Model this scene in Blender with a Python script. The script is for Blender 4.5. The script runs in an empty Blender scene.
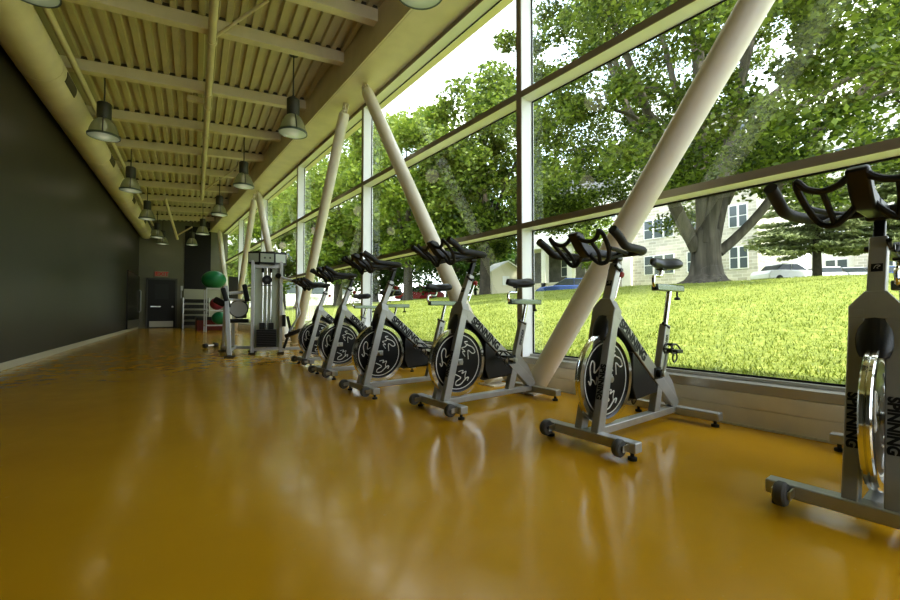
import bpy, math, random
import numpy as np
from math import sin, cos, pi, radians, sqrt, atan, atan2
from mathutils import Vector, Matrix
random.seed(7); rng = np.random.default_rng(7)
D = bpy.data; SC = bpy.context.scene; COL = SC.collection

# ------------------------------------------------------------------ materials
def new_mat(name):
    m = D.materials.new(name); m.use_nodes = True
    nt = m.node_tree; return m, nt, nt.nodes['Principled BSDF']
def mat(name, col, rough=.5, metal=0., noise=0., scale=8., bump=0., bscale=60., coat=0., emit=None, es=1., spec=None):
    m, nt, b = new_mat(name)
    b.inputs['Base Color'].default_value = (*col, 1); b.inputs['Roughness'].default_value = rough
    b.inputs['Metallic'].default_value = metal; b.inputs['Coat Weight'].default_value = coat
    if spec is not None: b.inputs['Specular IOR Level'].default_value = spec
    if emit: b.inputs['Emission Color'].default_value = (*emit, 1); b.inputs['Emission Strength'].default_value = es
    if noise or bump: tc = nt.nodes.new('ShaderNodeTexCoord')
    if noise:
        n = nt.nodes.new('ShaderNodeTexNoise'); n.inputs['Scale'].default_value = scale; n.inputs['Detail'].default_value = 5
        nt.links.new(tc.outputs['Object'], n.inputs['Vector'])
        r = nt.nodes.new('ShaderNodeValToRGB')
        r.color_ramp.elements[0].position = .3; r.color_ramp.elements[1].position = .7
        r.color_ramp.elements[0].color = (*[max(0, c*(1-noise)) for c in col], 1)
        r.color_ramp.elements[1].color = (*[min(1, c*(1+noise)) for c in col], 1)
        nt.links.new(n.outputs['Fac'], r.inputs['Fac']); nt.links.new(r.outputs['Color'], b.inputs['Base Color'])
    if bump:
        n = nt.nodes.new('ShaderNodeTexNoise'); n.inputs['Scale'].default_value = bscale; n.inputs['Detail'].default_value = 4
        nt.links.new(tc.outputs['Object'], n.inputs['Vector'])
        bp = nt.nodes.new('ShaderNodeBump'); bp.inputs['Strength'].default_value = bump; bp.inputs['Distance'].default_value = .01
        nt.links.new(n.outputs['Fac'], bp.inputs['Height']); nt.links.new(bp.outputs['Normal'], b.inputs['Normal'])
    return m

M = {}
M['ceil'] = mat('ceiling_paint', (.78, .69, .50), .5, noise=.06, scale=3)
M['deck'] = mat('deck_paint', (.62, .55, .37), .55, noise=.05, scale=3)
M['ceil_dark'] = mat('gap_shade_and_vent_dark', (.10, .085, .055), .7)  # painted shade of the deck flutes; also the dark vent grilles
M['wall_dark'] = mat('dark_wall_paint', (.042, .038, .030), .42, noise=.1, scale=1.2)
M['wall_lower'] = mat('dark_wall_panel', (.028, .026, .024), .26, noise=.14, scale=1.0)
M['wall_end'] = mat('end_wall_paint', (.19, .185, .135), .6, noise=.05, scale=2)
M['base'] = mat('baseboard_paint', (.60, .57, .45), .5)
M['column'] = mat('column_paint', (.92, .86, .76), .4, noise=.03, scale=3)
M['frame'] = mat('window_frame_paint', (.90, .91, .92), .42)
M['face'] = mat('window_frame_face', (.30, .26, .20), .5)  # frame paint darkened, backlit shade put into the room-side faces
M['curb'] = mat('curb_panel', (.78, .72, .60), .38, noise=.08, scale=4)
M['sill'] = mat('sill_metal', (.55, .53, .49), .3, metal=.5)
M['gasket'] = mat('black_gasket', (.012, .012, .012), .6)
M['black'] = mat('black_plastic', (.018, .018, .019), .38)
M['rubber'] = mat('black_rubber', (.022, .022, .022), .62, bump=.15, bscale=200)
M['grey_rubber'] = mat('grey_rubber', (.10, .10, .10), .6)
M['vinyl'] = mat('black_vinyl', (.02, .02, .021), .32, bump=.08, bscale=120)
M['silver'] = mat('silver_frame_paint', (.47, .47, .46), .36, metal=.45, noise=.05, scale=12)
M['chrome'] = mat('chrome', (.82, .82, .80), .1, metal=1.)
M['steel'] = mat('brushed_steel', (.62, .62, .60), .28, metal=1.)
M['slider'] = mat('slider_green_steel', (.20, .24, .20), .22, metal=.7)
M['disc'] = mat('flywheel_black', (.009, .009, .010), .3)
M['white'] = mat('white_paint', (.80, .80, .78), .4)
M['logo'] = mat('logo_white', (.75, .75, .73), .45)
M['ink'] = mat('black_ink', (.01, .01, .01), .5)
M['red'] = mat('red_plastic', (.32, .03, .02), .4)
M['mach'] = mat('machine_white_paint', (.56, .57, .60), .3)
M['shroud'] = mat('shroud_green_grey', (.48, .53, .44), .25)
M['stack'] = mat('stack_black_iron', (.02, .02, .022), .4)
M['green_ball'] = mat('green_ball_rubber', (.02, .22, .09), .35)
M['pink'] = mat('pink_rubber', (.35, .05, .09), .45)
M['redbox'] = mat('dark_red_vinyl', (.16, .02, .012), .45)
M['door'] = mat('door_dark', (.012, .012, .012), .5)
M['doorframe'] = mat('door_frame_grey', (.08, .08, .07), .5)
M['curtain'] = mat('dark_panel', (.022, .020, .022), .8)
M['lamp_dark'] = mat('lamp_housing', (.07, .068, .055), .45, metal=.2)
M['lamp_ring'] = mat('lamp_ring', (.10, .13, .10), .4)
M['sign'] = mat('sign_box', (.34, .26, .2), .5)
M['sign_red'] = mat('sign_red', (.5, .03, .02), .5, emit=(1, .06, .03), es=.03)
M['bark'] = mat('bark', (.10, .088, .07), .9, noise=.5, scale=6, bump=1., bscale=9)
def _bk():
    nt = M['bark'].node_tree; N = nt.nodes; L = nt.links; mp = N.new('ShaderNodeMapping'); mp.inputs['Scale'].default_value = (1, 1, .12)
    tc = [n for n in N if n.type == 'TEX_COORD'][0]; L.new(tc.outputs['Object'], mp.inputs['Vector'])
    for n in N:
        if n.type == 'TEX_NOISE': L.new(mp.outputs['Vector'], n.inputs['Vector'])
_bk()
M['bark_dark'] = mat('bark_dark', (.07, .06, .045), .9, noise=.3, scale=5)
M['shed'] = mat('shed_cream', (.72, .66, .50), .7)
M['roof_white'] = mat('pale_roof', (.75, .74, .70), .7)
M['roof_grey'] = mat('grey_roof', (.22, .22, .22), .8)
M['pale'] = mat('pale_stone', (.86, .84, .78), .8, noise=.05, scale=1)
M['dstone'] = mat('shaded_stone', (.16, .155, .14), .85, noise=.3, scale=2.)  # grey stone with the tree shade put into its colour
M['wglass'] = mat('building_window_glass', (.10, .12, .13), .12)
M['carwhite'] = mat('car_white', (.8, .8, .8), .2, coat=.5)
M['carblue'] = mat('car_blue', (.02, .06, .22), .2, coat=.5)
M['carred'] = mat('car_red', (.42, .015, .02), .2, coat=.5)
M['carsilver'] = mat('car_silver', (.35, .37, .4), .25, coat=.5)
M['carglass'] = mat('car_glass', (.02, .03, .035), .08)

def floor_mat():
    m, nt, b = new_mat('ochre_epoxy_floor'); N = nt.nodes; L = nt.links
    tc = N.new('ShaderNodeTexCoord')
    n1 = N.new('ShaderNodeTexNoise'); n1.inputs['Scale'].default_value = .7; n1.inputs['Detail'].default_value = 6
    L.new(tc.outputs['Object'], n1.inputs['Vector'])
    r = N.new('ShaderNodeValToRGB'); r.color_ramp.elements[0].position = .3; r.color_ramp.elements[1].position = .72
    r.color_ramp.elements[0].color = (.52, .275, .010, 1); r.color_ramp.elements[1].color = (.62, .35, .016, 1)
    L.new(n1.outputs['Fac'], r.inputs['Fac'])
    # pale specks and scuffs
    n2 = N.new('ShaderNodeTexNoise'); n2.inputs['Scale'].default_value = 26; n2.inputs['Detail'].default_value = 3
    L.new(tc.outputs['Object'], n2.inputs['Vector'])
    r2 = N.new('ShaderNodeValToRGB'); r2.color_ramp.elements[0].position = .70; r2.color_ramp.elements[1].position = .78
    r2.color_ramp.elements[0].color = (0, 0, 0, 1); r2.color_ramp.elements[1].color = (.35, .35, .35, 1)
    L.new(n2.outputs['Fac'], r2.inputs['Fac'])
    mx = N.new('ShaderNodeMixRGB'); mx.inputs['Color2'].default_value = (.6, .42, .14, 1)
    L.new(r2.outputs['Color'], mx.inputs['Fac']); L.new(r.outputs['Color'], mx.inputs['Color1']); L.new(mx.outputs['Color'], b.inputs['Base Color'])
    n3 = N.new('ShaderNodeTexNoise'); n3.inputs['Scale'].default_value = 5; n3.inputs['Detail'].default_value = 6; n3.inputs['Roughness'].default_value = .65
    L.new(tc.outputs['Object'], n3.inputs['Vector'])
    mr = N.new('ShaderNodeMapRange'); mr.inputs['From Min'].default_value = .3; mr.inputs['From Max'].default_value = .7
    mr.inputs['To Min'].default_value = .10; mr.inputs['To Max'].default_value = .24
    L.new(n3.outputs['Fac'], mr.inputs['Value']); L.new(mr.outputs['Result'], b.inputs['Roughness'])
    n4 = N.new('ShaderNodeTexNoise'); n4.inputs['Scale'].default_value = 9; n4.inputs['Detail'].default_value = 2
    L.new(tc.outputs['Object'], n4.inputs['Vector'])
    bp = N.new('ShaderNodeBump'); bp.inputs['Strength'].default_value = .05; bp.inputs['Distance'].default_value = .01
    L.new(n4.outputs['Fac'], bp.inputs['Height']); L.new(bp.outputs['Normal'], b.inputs['Normal'])
    b.inputs['Specular IOR Level'].default_value = .38
    return m
M['floor'] = floor_mat()

def glass_mat(name='window_glass', tint=(.93, .97, .95), refl=1.0):
    m = D.materials.new(name); m.use_nodes = True; nt = m.node_tree; N = nt.nodes; L = nt.links; N.clear()
    o = N.new('ShaderNodeOutputMaterial'); mx = N.new('ShaderNodeMixShader'); t = N.new('ShaderNodeBsdfTransparent'); g = N.new('ShaderNodeBsdfGlossy')
    t.inputs['Color'].default_value = (*tint, 1); g.inputs['Roughness'].default_value = 0.0
    f = N.new('ShaderNodeLayerWeight'); pw = N.new('ShaderNodeMath'); pw.operation = 'POWER'; pw.inputs[1].default_value = 4.5
    L.new(f.outputs['Facing'], pw.inputs[0])                     # thin pane: the same from both sides
    mu = N.new('ShaderNodeMath'); mu.operation = 'MULTIPLY_ADD'; mu.inputs[1].default_value = .85; mu.inputs[2].default_value = .055*refl; mu.use_clamp = True
    L.new(pw.outputs['Value'], mu.inputs[0]); L.new(mu.outputs['Value'], mx.inputs['Fac'])
    L.new(t.outputs['BSDF'], mx.inputs[1]); L.new(g.outputs['BSDF'], mx.inputs[2]); L.new(mx.outputs['Shader'], o.inputs['Surface'])
    return m
M['glass'] = glass_mat(refl=1.8)
M['lampglass'] = glass_mat('lamp_glass', (.78, .80, .66), 2.2)
def _lg():
    nt = M['lampglass'].node_tree; N = nt.nodes; L = nt.links; o = [n for n in N if n.type == 'OUTPUT_MATERIAL'][0]; src = o.inputs['Surface'].links[0].from_socket
    d = N.new('ShaderNodeBsdfTranslucent'); d.inputs['Color'].default_value = (.75, .75, .55, 1); e = N.new('ShaderNodeBsdfDiffuse'); e.inputs['Color'].default_value = (.6, .6, .45, 1)
    m1 = N.new('ShaderNodeMixShader'); m1.inputs['Fac'].default_value = .5; m2 = N.new('ShaderNodeMixShader'); m2.inputs['Fac'].default_value = .5
    L.new(d.outputs['BSDF'], m1.inputs[1]); L.new(e.outputs['BSDF'], m1.inputs[2]); L.new(src, m2.inputs[1]); L.new(m1.outputs['Shader'], m2.inputs[2]); L.new(m2.outputs['Shader'], o.inputs['Surface'])
_lg()
M['lens'] = mat('lamp_lens', (.36, .42, .32), .15, emit=(.75, .9, .7), es=.06)

def leaf_mat(name, dark, light, trans=.45):
    m, nt, b = new_mat(name); N = nt.nodes; L = nt.links
    g = N.new('ShaderNodeNewGeometry'); r = N.new('ShaderNodeValToRGB')
    r.color_ramp.elements[0].color = (*dark, 1); r.color_ramp.elements[1].color = (*light, 1)
    L.new(g.outputs['Random Per Island'], r.inputs['Fac']); L.new(r.outputs['Color'], b.inputs['Base Color'])
    b.inputs['Roughness'].default_value = .5
    t = N.new('ShaderNodeBsdfTranslucent'); L.new(r.outputs['Color'], t.inputs['Color'])
    mx = N.new('ShaderNodeMixShader'); mx.inputs['Fac'].default_value = trans
    L.new(b.outputs['BSDF'], mx.inputs[1]); L.new(t.outputs['BSDF'], mx.inputs[2]); L.new(mx.outputs['Shader'], N['Material Output'].inputs['Surface'])
    return m
M['leaf'] = leaf_mat('maple_leaves', (.030, .065, .010), (.27, .35, .05))
M['leaf2'] = leaf_mat('bright_leaves', (.09, .16, .018), (.32, .40, .055))
M['leaf3'] = leaf_mat('dark_leaves', (.035, .09, .015), (.12, .22, .035))
M['needle'] = leaf_mat('conifer_needles', (.14, .18, .07), (.42, .46, .22), .3)
M['blade'] = leaf_mat('grass_blades', (.14, .20, .025), (.42, .46, .10), .4)

def lawn_mat():
    m, nt, b = new_mat('lawn_grass'); N = nt.nodes; L = nt.links
    tc = N.new('ShaderNodeTexCoord')
    n = N.new('ShaderNodeTexNoise'); n.inputs['Scale'].default_value = 9; n.inputs['Detail'].default_value = 8; n.inputs['Roughness'].default_value = .75
    L.new(tc.outputs['Object'], n.inputs['Vector'])
    r = N.new('ShaderNodeValToRGB'); e = r.color_ramp.elements
    e[0].position = .32; e[0].color = (.12, .16, .025, 1); e[1].position = .66; e[1].color = (.40, .40, .10, 1)
    k = e.new(.5); k.color = (.25, .30, .05, 1)
    L.new(n.outputs['Fac'], r.inputs['Fac']); L.new(r.outputs['Color'], b.inputs['Base Color']); b.inputs['Roughness'].default_value = .9
    bp = N.new('ShaderNodeBump'); bp.inputs['Strength'].default_value = .7; bp.inputs['Distance'].default_value = .06
    n2 = N.new('ShaderNodeTexNoise'); n2.inputs['Scale'].default_value = 24; n2.inputs['Detail'].default_value = 5
    L.new(tc.outputs['Object'], n2.inputs['Vector']); L.new(n2.outputs['Fac'], bp.inputs['Height']); L.new(bp.outputs['Normal'], b.inputs['Normal'])
    return m
M['lawn'] = lawn_mat()

def stone_mat():
    m, nt, b = new_mat('coursed_stone'); N = nt.nodes; L = nt.links
    tc = N.new('ShaderNodeTexCoord'); mp = N.new('ShaderNodeMapping'); mp.inputs['Rotation'].default_value = (radians(90), 0, radians(90))
    sp = N.new('ShaderNodeSeparateXYZ'); cb = N.new('ShaderNodeCombineXYZ'); ad = N.new('ShaderNodeMath'); ad.operation = 'ADD'
    L.new(tc.outputs['Object'], sp.inputs['Vector']); L.new(sp.outputs['X'], ad.inputs[0]); L.new(sp.outputs['Y'], ad.inputs[1])
    L.new(ad.outputs['Value'], cb.inputs['X']); L.new(sp.outputs['Z'], cb.inputs['Y'])
    br = N.new('ShaderNodeTexBrick'); L.new(cb.outputs['Vector'], br.inputs['Vector'])
    br.inputs['Color1'].default_value = (.60, .56, .47, 1); br.inputs['Color2'].default_value = (.38, .36, .30, 1); br.inputs['Mortar'].default_value = (.66, .63, .56, 1)
    br.inputs['Scale'].default_value = 1; br.inputs['Brick Width'].default_value = .75; br.inputs['Row Height'].default_value = .28; br.inputs['Mortar Size'].default_value = .025; br.inputs['Bias'].default_value = -.1
    L.new(br.outputs['Color'], b.inputs['Base Color']); b.inputs['Roughness'].default_value = .9
    return m
M['stone'] = stone_mat()

# ------------------------------------------------------------------ mesh helpers
class MB:
    def __init__(s): s.v = []; s.f = []
    def add(s, vs, fs):
        k = len(s.v); s.v += [tuple(p) for p in vs]; s.f += [tuple(i+k for i in f) for f in fs]; return s
    def box(s, c, d, rot=None):
        x, y, z = (q/2 for q in d); c = Vector(c)
        vs = [Vector((a, b, e)) for a in (-x, x) for b in (-y, y) for e in (-z, z)]
        if rot is not None: vs = [rot @ p for p in vs]
        return s.add([c+p for p in vs], [(0,1,3,2),(4,6,7,5),(0,4,5,1),(2,3,7,6),(0,2,6,4),(1,5,7,3)])
    def bb(s, a, b): return s.box([(a[i]+b[i])/2 for i in range(3)], [abs(b[i]-a[i]) for i in range(3)])
    def bar(s, a, b, w, h, up=(0, 0, 1)):
        a, b = Vector(a), Vector(b); d = (b-a).normalized(); u = Vector(up); sd = d.cross(u)
        if sd.length < 1e-5: sd = d.cross(Vector((1, 0, 0)))
        sd.normalize(); u = sd.cross(d)
        vs = [p+sd*(i*w/2)+u*(j*h/2) for p in (a, b) for i, j in ((-1,-1),(1,-1),(1,1),(-1,1))]
        return s.add(vs, [(3,2,1,0),(4,5,6,7),(0,1,5,4),(1,2,6,5),(2,3,7,6),(3,0,4,7)])
    def tube(s, pts, r, seg=10, cap=True):
        pts = [Vector(p) for p in pts]; n = len(pts)
        R = list(r) if hasattr(r, '__len__') else [r]*n
        t = [(pts[min(i+1, n-1)]-pts[max(i-1, 0)]).normalized() for i in range(n)]
        u = t[0].orthogonal().normalized(); vs = []
        for i in range(n):
            u = (u-t[i]*u.dot(t[i])).normalized(); w = t[i].cross(u)
            vs += [pts[i]+(u*cos(2*pi*k/seg)+w*sin(2*pi*k/seg))*R[i] for k in range(seg)]
        fs = [(i*seg+k, i*seg+(k+1)%seg, (i+1)*seg+(k+1)%seg, (i+1)*seg+k) for i in range(n-1) for k in range(seg)]
        if cap: fs += [tuple(range(seg-1, -1, -1)), tuple((n-1)*seg+k for k in range(seg))]
        return s.add(vs, fs)
    def cyl(s, a, b, r, seg=20): return s.tube([a, b], r, seg)
    def lathe(s, prof, c=(0, 0, 0), axis='z', seg=28, closed=False):
        c = Vector(c); vs = []
        for (r, h) in prof:
            for k in range(seg):
                a = 2*pi*k/seg; p = (r*cos(a), r*sin(a), h)
                if axis == 'y': p = (p[0], h, p[1])
                if axis == 'x': p = (h, p[0], p[1])
                vs.append(c+Vector(p))
        n = len(prof); last = n if closed else n-1
        fs = [(i*seg+k, i*seg+(k+1)%seg, ((i+1)%n)*seg+(k+1)%seg, ((i+1)%n)*seg+k) for i in range(last) for k in range(seg)]
        if not closed:
            if prof[0][0] > 1e-6: fs.append(tuple(range(seg-1, -1, -1)))
            if prof[-1][0] > 1e-6: fs.append(tuple((n-1)*seg+k for k in range(seg)))
        return s.add(vs, fs)
    def prism(s, poly, y0, y1):            # polygon in local x,z extruded along y
        n = len(poly); vs = [(x, y0, z) for x, z in poly]+[(x, y1, z) for x, z in poly]
        return s.add(vs, [tuple(range(n)), tuple(range(2*n-1, n-1, -1))]+[(i, i+n, (i+1)%n+n, (i+1)%n) for i in range(n)])
    def xform(s, mtx): s.v = [tuple(mtx @ Vector(p)) for p in s.v]; return s
    def build(s, name, m, parent=None, smooth=35, bevel=0, loc=None):
        me = D.meshes.new(name); me.from_pydata(s.v, [], s.f); me.update()
        if smooth:
            me.polygons.foreach_set('use_smooth', [True]*len(me.polygons)); me.set_sharp_from_angle(angle=radians(smooth))
        me.materials.append(M[m] if isinstance(m, str) else m)
        o = D.objects.new(name, me); COL.objects.link(o)
        if parent: o.parent = parent
        if loc: o.location = loc
        if bevel:
            b = o.modifiers.new('bevel', 'BEVEL'); b.width = bevel; b.segments = 2; b.limit_method = 'ANGLE'; b.angle_limit = radians(40); b.harden_normals = False
        return o
def curve(pts, n=8):                       # Catmull-Rom through points
    P = [Vector(p) for p in pts]; P = [P[0]*2-P[1]]+P+[P[-1]*2-P[-2]]; out = []
    for i in range(1, len(P)-2):
        for k in range(n):
            t = k/n; a, b, c, d = P[i-1:i+3]
            out.append(.5*((2*b)+(c-a)*t+(2*a-5*b+4*c-d)*t*t+(3*b-a-3*c+d)*t**3))
    out.append(P[-2]); return out
def tag(o, label=None, cat=None, group=None, kind=None):
    if label: o['label'] = label
    if cat: o['category'] = cat
    if group: o['group'] = group
    if kind: o['kind'] = kind
    return o
def empty(name, loc=(0, 0, 0), rz=0):
    o = D.objects.new(name, None); COL.objects.link(o); o.location = loc; o.rotation_euler = (0, 0, rz); o.empty_display_size = .1; return o
def kids(o): return [c for c in D.objects if c.parent == o]
def copy_tree(o, parent=None):
    c = o.copy(); COL.objects.link(c); c.parent = parent
    for ch in kids(o): copy_tree(ch, c)
    return c
def text_mesh(name, txt, size, mtx, m, parent, depth=.0015, bold=.0):
    cu = D.curves.new('tmp', 'FONT'); cu.body = txt; cu.size = size; cu.extrude = depth; cu.align_x = 'CENTER'; cu.align_y = 'CENTER'; cu.offset = bold
    t = D.objects.new('tmp', cu); COL.objects.link(t); bpy.context.view_layer.update()
    me = D.meshes.new_from_object(t.evaluated_get(bpy.context.evaluated_depsgraph_get())); D.objects.remove(t); D.curves.remove(cu)
    me.transform(mtx); me.materials.clear(); me.materials.append(M[m]); me.name = name
    o = D.objects.new(name, me); COL.objects.link(o); o.parent = parent; return o
def basis(o, x, y):                         # matrix placing text: local x along x, local y along y
    x = Vector(x).normalized(); y = Vector(y); y = (y-x*y.dot(x)).normalized(); z = x.cross(y)
    return Matrix(((x.x, y.x, z.x, o[0]), (x.y, y.y, z.y, o[1]), (x.z, y.z, z.z, o[2]), (0, 0, 0, 1)))

# ------------------------------------------------------------------ camera and frames
F = 415.; H = .8; PITCH = atan(11/F); TH = atan(312/F); PHI = TH-atan(255/F)
cam = D.cameras.new('camera'); cam.sensor_width = 36; cam.lens = F/900*36; cam.clip_start = .05; cam.clip_end = 400
co = D.objects.new('camera', cam); COL.objects.link(co); co.location = (0, 0, H); co.rotation_euler = (pi/2+PITCH, 0, -TH); SC.camera = co
AX = Vector((sin(PHI), cos(PHI), 0)); NX = Vector((cos(PHI), -sin(PHI), 0))
def na(n, a, z=0): p = NX*n+AX*a; return (p.x, p.y, z)
WALLN = -2.206; XG = 3.55; XF = 3.37; YE = 23.6; YB = -3.6
zb = lambda n: 4.959+.075*n                 # underside of the ceiling beams

# ------------------------------------------------------------------ room shell
def struct(o): o['kind'] = 'structure'; return o
def na_box(mb, n0, n1, a0, a1, z0, z1):
    vs = [na(n, a, z) for n in (n0, n1) for a in (a0, a1) for z in (z0, z1)]
    return mb.add(vs, [(0,1,3,2),(4,6,7,5),(0,4,5,1),(2,3,7,6),(0,2,6,4),(1,5,7,3)])
struct(MB().add([(-4, YB, 0), (3.6, YB, 0), (3.6, YE, 0), (-4, YE, 0), (-4, YB, -.2), (3.6, YB, -.2), (3.6, YE, -.2), (-4, YE, -.2)],
    [(0,1,2,3),(7,6,5,4),(0,4,5,1),(1,5,6,2),(2,6,7,3),(3,7,4,0)]).build('floor', 'floor', smooth=0))
wl = struct(na_box(MB(), WALLN-.2, WALLN, -8, 26.5, 0, 5.6).build('wall_left', 'wall_dark', smooth=0))
wf = struct(MB().bb((-1.5, YE, 0), (3.6, YE+.2, 5.6)).build('wall_far', 'wall_end', smooth=0))
MB().bb((1.74, YE-.06, 0), (3.3, YE, 1.86)).build('lower_wall', mat('lower_wall_paint', (.42, .41, .34), .5), wf, smooth=0)
wn = struct(MB().bb((-4, YB-.2, 0), (3.6, YB, .3)).bb((-4, YB-.2, 4.7), (3.6, YB, 5.6)).bb((-4, YB-.2, .3), (.2, YB, 4.7)).bb((3.3, YB-.2, .3), (3.6, YB, 4.7)).build('wall_near', 'wall_end', smooth=0))
gw = empty('window_near_fill', (0, YB-.1, 0)); gw['kind'] = 'structure'  # unseen window added behind the camera to fill the room with light
m_ = MB()
for x in (.2, 1.23, 2.27, 3.3): m_.bb((x-.04, -.06, .3), (x+.04, .06, 4.7))
for z in (.33, 2.4, 4.67): m_.bb((.2, -.05, z-.03), (3.3, .05, z+.03))
m_.build('window_frame', 'frame', gw, smooth=0)
MB().add([(.2, 0, .3), (3.3, 0, .3), (3.3, 0, 4.7), (.2, 0, 4.7)], [(0, 1, 2, 3)]).build('pane', 'glass', gw, smooth=0)
struct(na_box(MB(), WALLN, WALLN+.02, -8, 24.3, 0, .105).build('baseboard_left', 'base', bevel=.004))
# corrugated roof deck, clipped where it meets the window-side girder
mb = MB(); prof = []; n = -2.3; pitch = .176
while n < 3.75:
    for dn, dz in ((0, 0), (.080, 0), (.092, .055), (.164, .055)): prof.append((n+dn, zb(n+dn)+.19+dz))
    n += pitch
vs = []
for n, z in prof:
    amax = min(26.5, (2.95-n*cos(PHI))/sin(PHI))
    vs += [na(n, -8, z), na(n, amax, z), na(n, -8, z+.25), na(n, amax, z+.25)]
fs = []
for i in range(len(prof)-1):
    k = 4*i; fs += [(k, k+4, k+5, k+1), (k+2, k+3, k+7, k+6), (k+1, k+5, k+7, k+3)]
struct(mb.add(vs, fs).build('ceiling', 'deck', smooth=0))
# window-side girder: inner face at X 2.8, underside at 4.73
g = struct(MB().bb((2.8, YB, 4.73), (3.75, YE+.3, 5.5)).build('ceiling_girder', 'ceil', bevel=.01))
MB().bb((2.775, YB, 4.73), (2.8, YE, 4.755)).build('bottom_flange', 'ceil', g)

# ceiling beams
ends = [-1.7, .1, 2.1, 3.9, 5.83, 7.09, 9.13, 11.09, 12.86, 14.75, 16.65, 18.55, 20.45, 22.3]
words_ = ['nearest the camera overhead', 'second', 'third', 'fourth', 'fifth', 'sixth', 'seventh', 'eighth', 'ninth', 'tenth', 'eleventh', 'last, beside the far wall']
vis = [a for a in ends if a >= 3.5]
for a in ends:
    n1 = min(3.6, (2.83-a*sin(PHI))/cos(PHI)); n0 = WALLN+.02; mb = MB()
    def sect(w, z0, z1):
        vs = []
        for n in (n0, n1):
            for da, dz in ((-w, z0), (w, z0), (w, z1), (-w, z1)): vs.append(na(n, a+da, zb(n)+dz))
        mb.add(vs, [(0,1,2,3),(7,6,5,4),(0,4,5,1),(1,5,6,2),(2,6,7,3),(3,7,4,0)])
    sect(.075, 0, .19)
    o = mb.build('ceiling_beam', 'ceil', bevel=.006)
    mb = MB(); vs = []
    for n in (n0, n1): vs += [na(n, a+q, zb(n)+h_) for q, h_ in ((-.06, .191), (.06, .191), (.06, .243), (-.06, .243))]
    mb.add(vs, [(0,1,2,3),(7,6,5,4),(0,4,5,1),(1,5,6,2),(2,6,7,3),(3,7,4,0)]).build('flute_shade_strip', 'ceil_dark', o, smooth=0)  # dark strip painting the shade in the flutes over the beam
    if a in vis:
        k = vis.index(a)
        tag(o, f'cream steel ceiling beam across the room, {words_[k+1] if 0<k<len(vis)-1 else (words_[0] if k==0 else words_[-1])}'+(' from the camera' if 0<k<len(vis)-1 else ''), 'beam', 'cross beams under the roof deck')
    else: tag(o, 'cream steel ceiling beam overhead behind the camera', 'beam', 'cross beams under the roof deck')
    o['kind'] = 'structure'

# window bays
ys = [-.85, 3.2, 7.25, 11.3, 15.35, 19.4, 23.45]
MW = .072
def bay(i, y0, y1):
    w = empty(f'window_{i}', (XF, y0, 0)); w['kind'] = 'structure'
    L = y1-y0; h = MW/2
    X0, X1 = 0, .20
    m = MB().bb((X0+.006, -h, .30), (X1, h, 4.73)).build('mullion', 'frame', w, smooth=0)
    MB().bb((X0-.004, -h, .30), (X0+.005, h, 4.73)).build('mullion_shaded_face', 'face', m, smooth=0)
    for z0, z1 in ((3.176, 3.246), (1.706, 1.766)): MB().bb((X0-.003, h, z0), (X0+.005, L-h, z1)).build('transom_shaded_face', 'face', MB().bb((X0+.006, h, z0), (X1, L-h, z1)).build('transom', 'frame', w, smooth=0), smooth=0)
    MB().bb((X0-.003, h, 4.665), (X0+.005, L-h, 4.73)).build('header_shaded_face', 'face', MB().bb((X0+.006, h, 4.665), (X1, L-h, 4.73)).build('window_header', 'frame', w, smooth=0), smooth=0)
    MB().bb((X0+.001, h, .235), (X1, L-h, .30)).bb((.12, h, .30), (X1, L-h, .325)).build('window_sill', 'sill', w, smooth=0, bevel=.003)
    gx = XG-XF
    for z0, z1 in ((.325, 1.706), (1.766, 3.176), (3.246, 4.665)):
        p = MB().add([(gx, h, z0), (gx, L-h, z0), (gx, L-h, z1), (gx, h, z1)], [(0, 1, 2, 3)]).build('pane', 'glass', w, smooth=0)
        t = .014; q = MB()
        for a, b in (((h, z0), (L-h, z0+t)), ((h, z1-t), (L-h, z1)), ((h, z0+t), (h+t, z1-t)), ((L-h-t, z0+t), (L-h, z1-t))):
            q.bb((gx-.012, a[0], a[1]), (gx-.002, b[0], b[1]))
        q.build('gasket', 'gasket', p, smooth=0)
bay(1, YB, ys[0])
for i in range(len(ys)-1): bay(i+2, ys[i], ys[i+1])
c = struct(MB().bb((XF, YB, 0), (3.75, YE, .126)).bb((XF+.004, YB, .126), (3.75, YE, .132)).bb((XF, YB, .132), (3.75, YE, .232)).build('wall_right', 'curb', smooth=0, bevel=.004))
MB().bb((XF-.012, YB, 0), (XF, YE, .012)).build('floor_trim', 'base', c)

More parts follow.
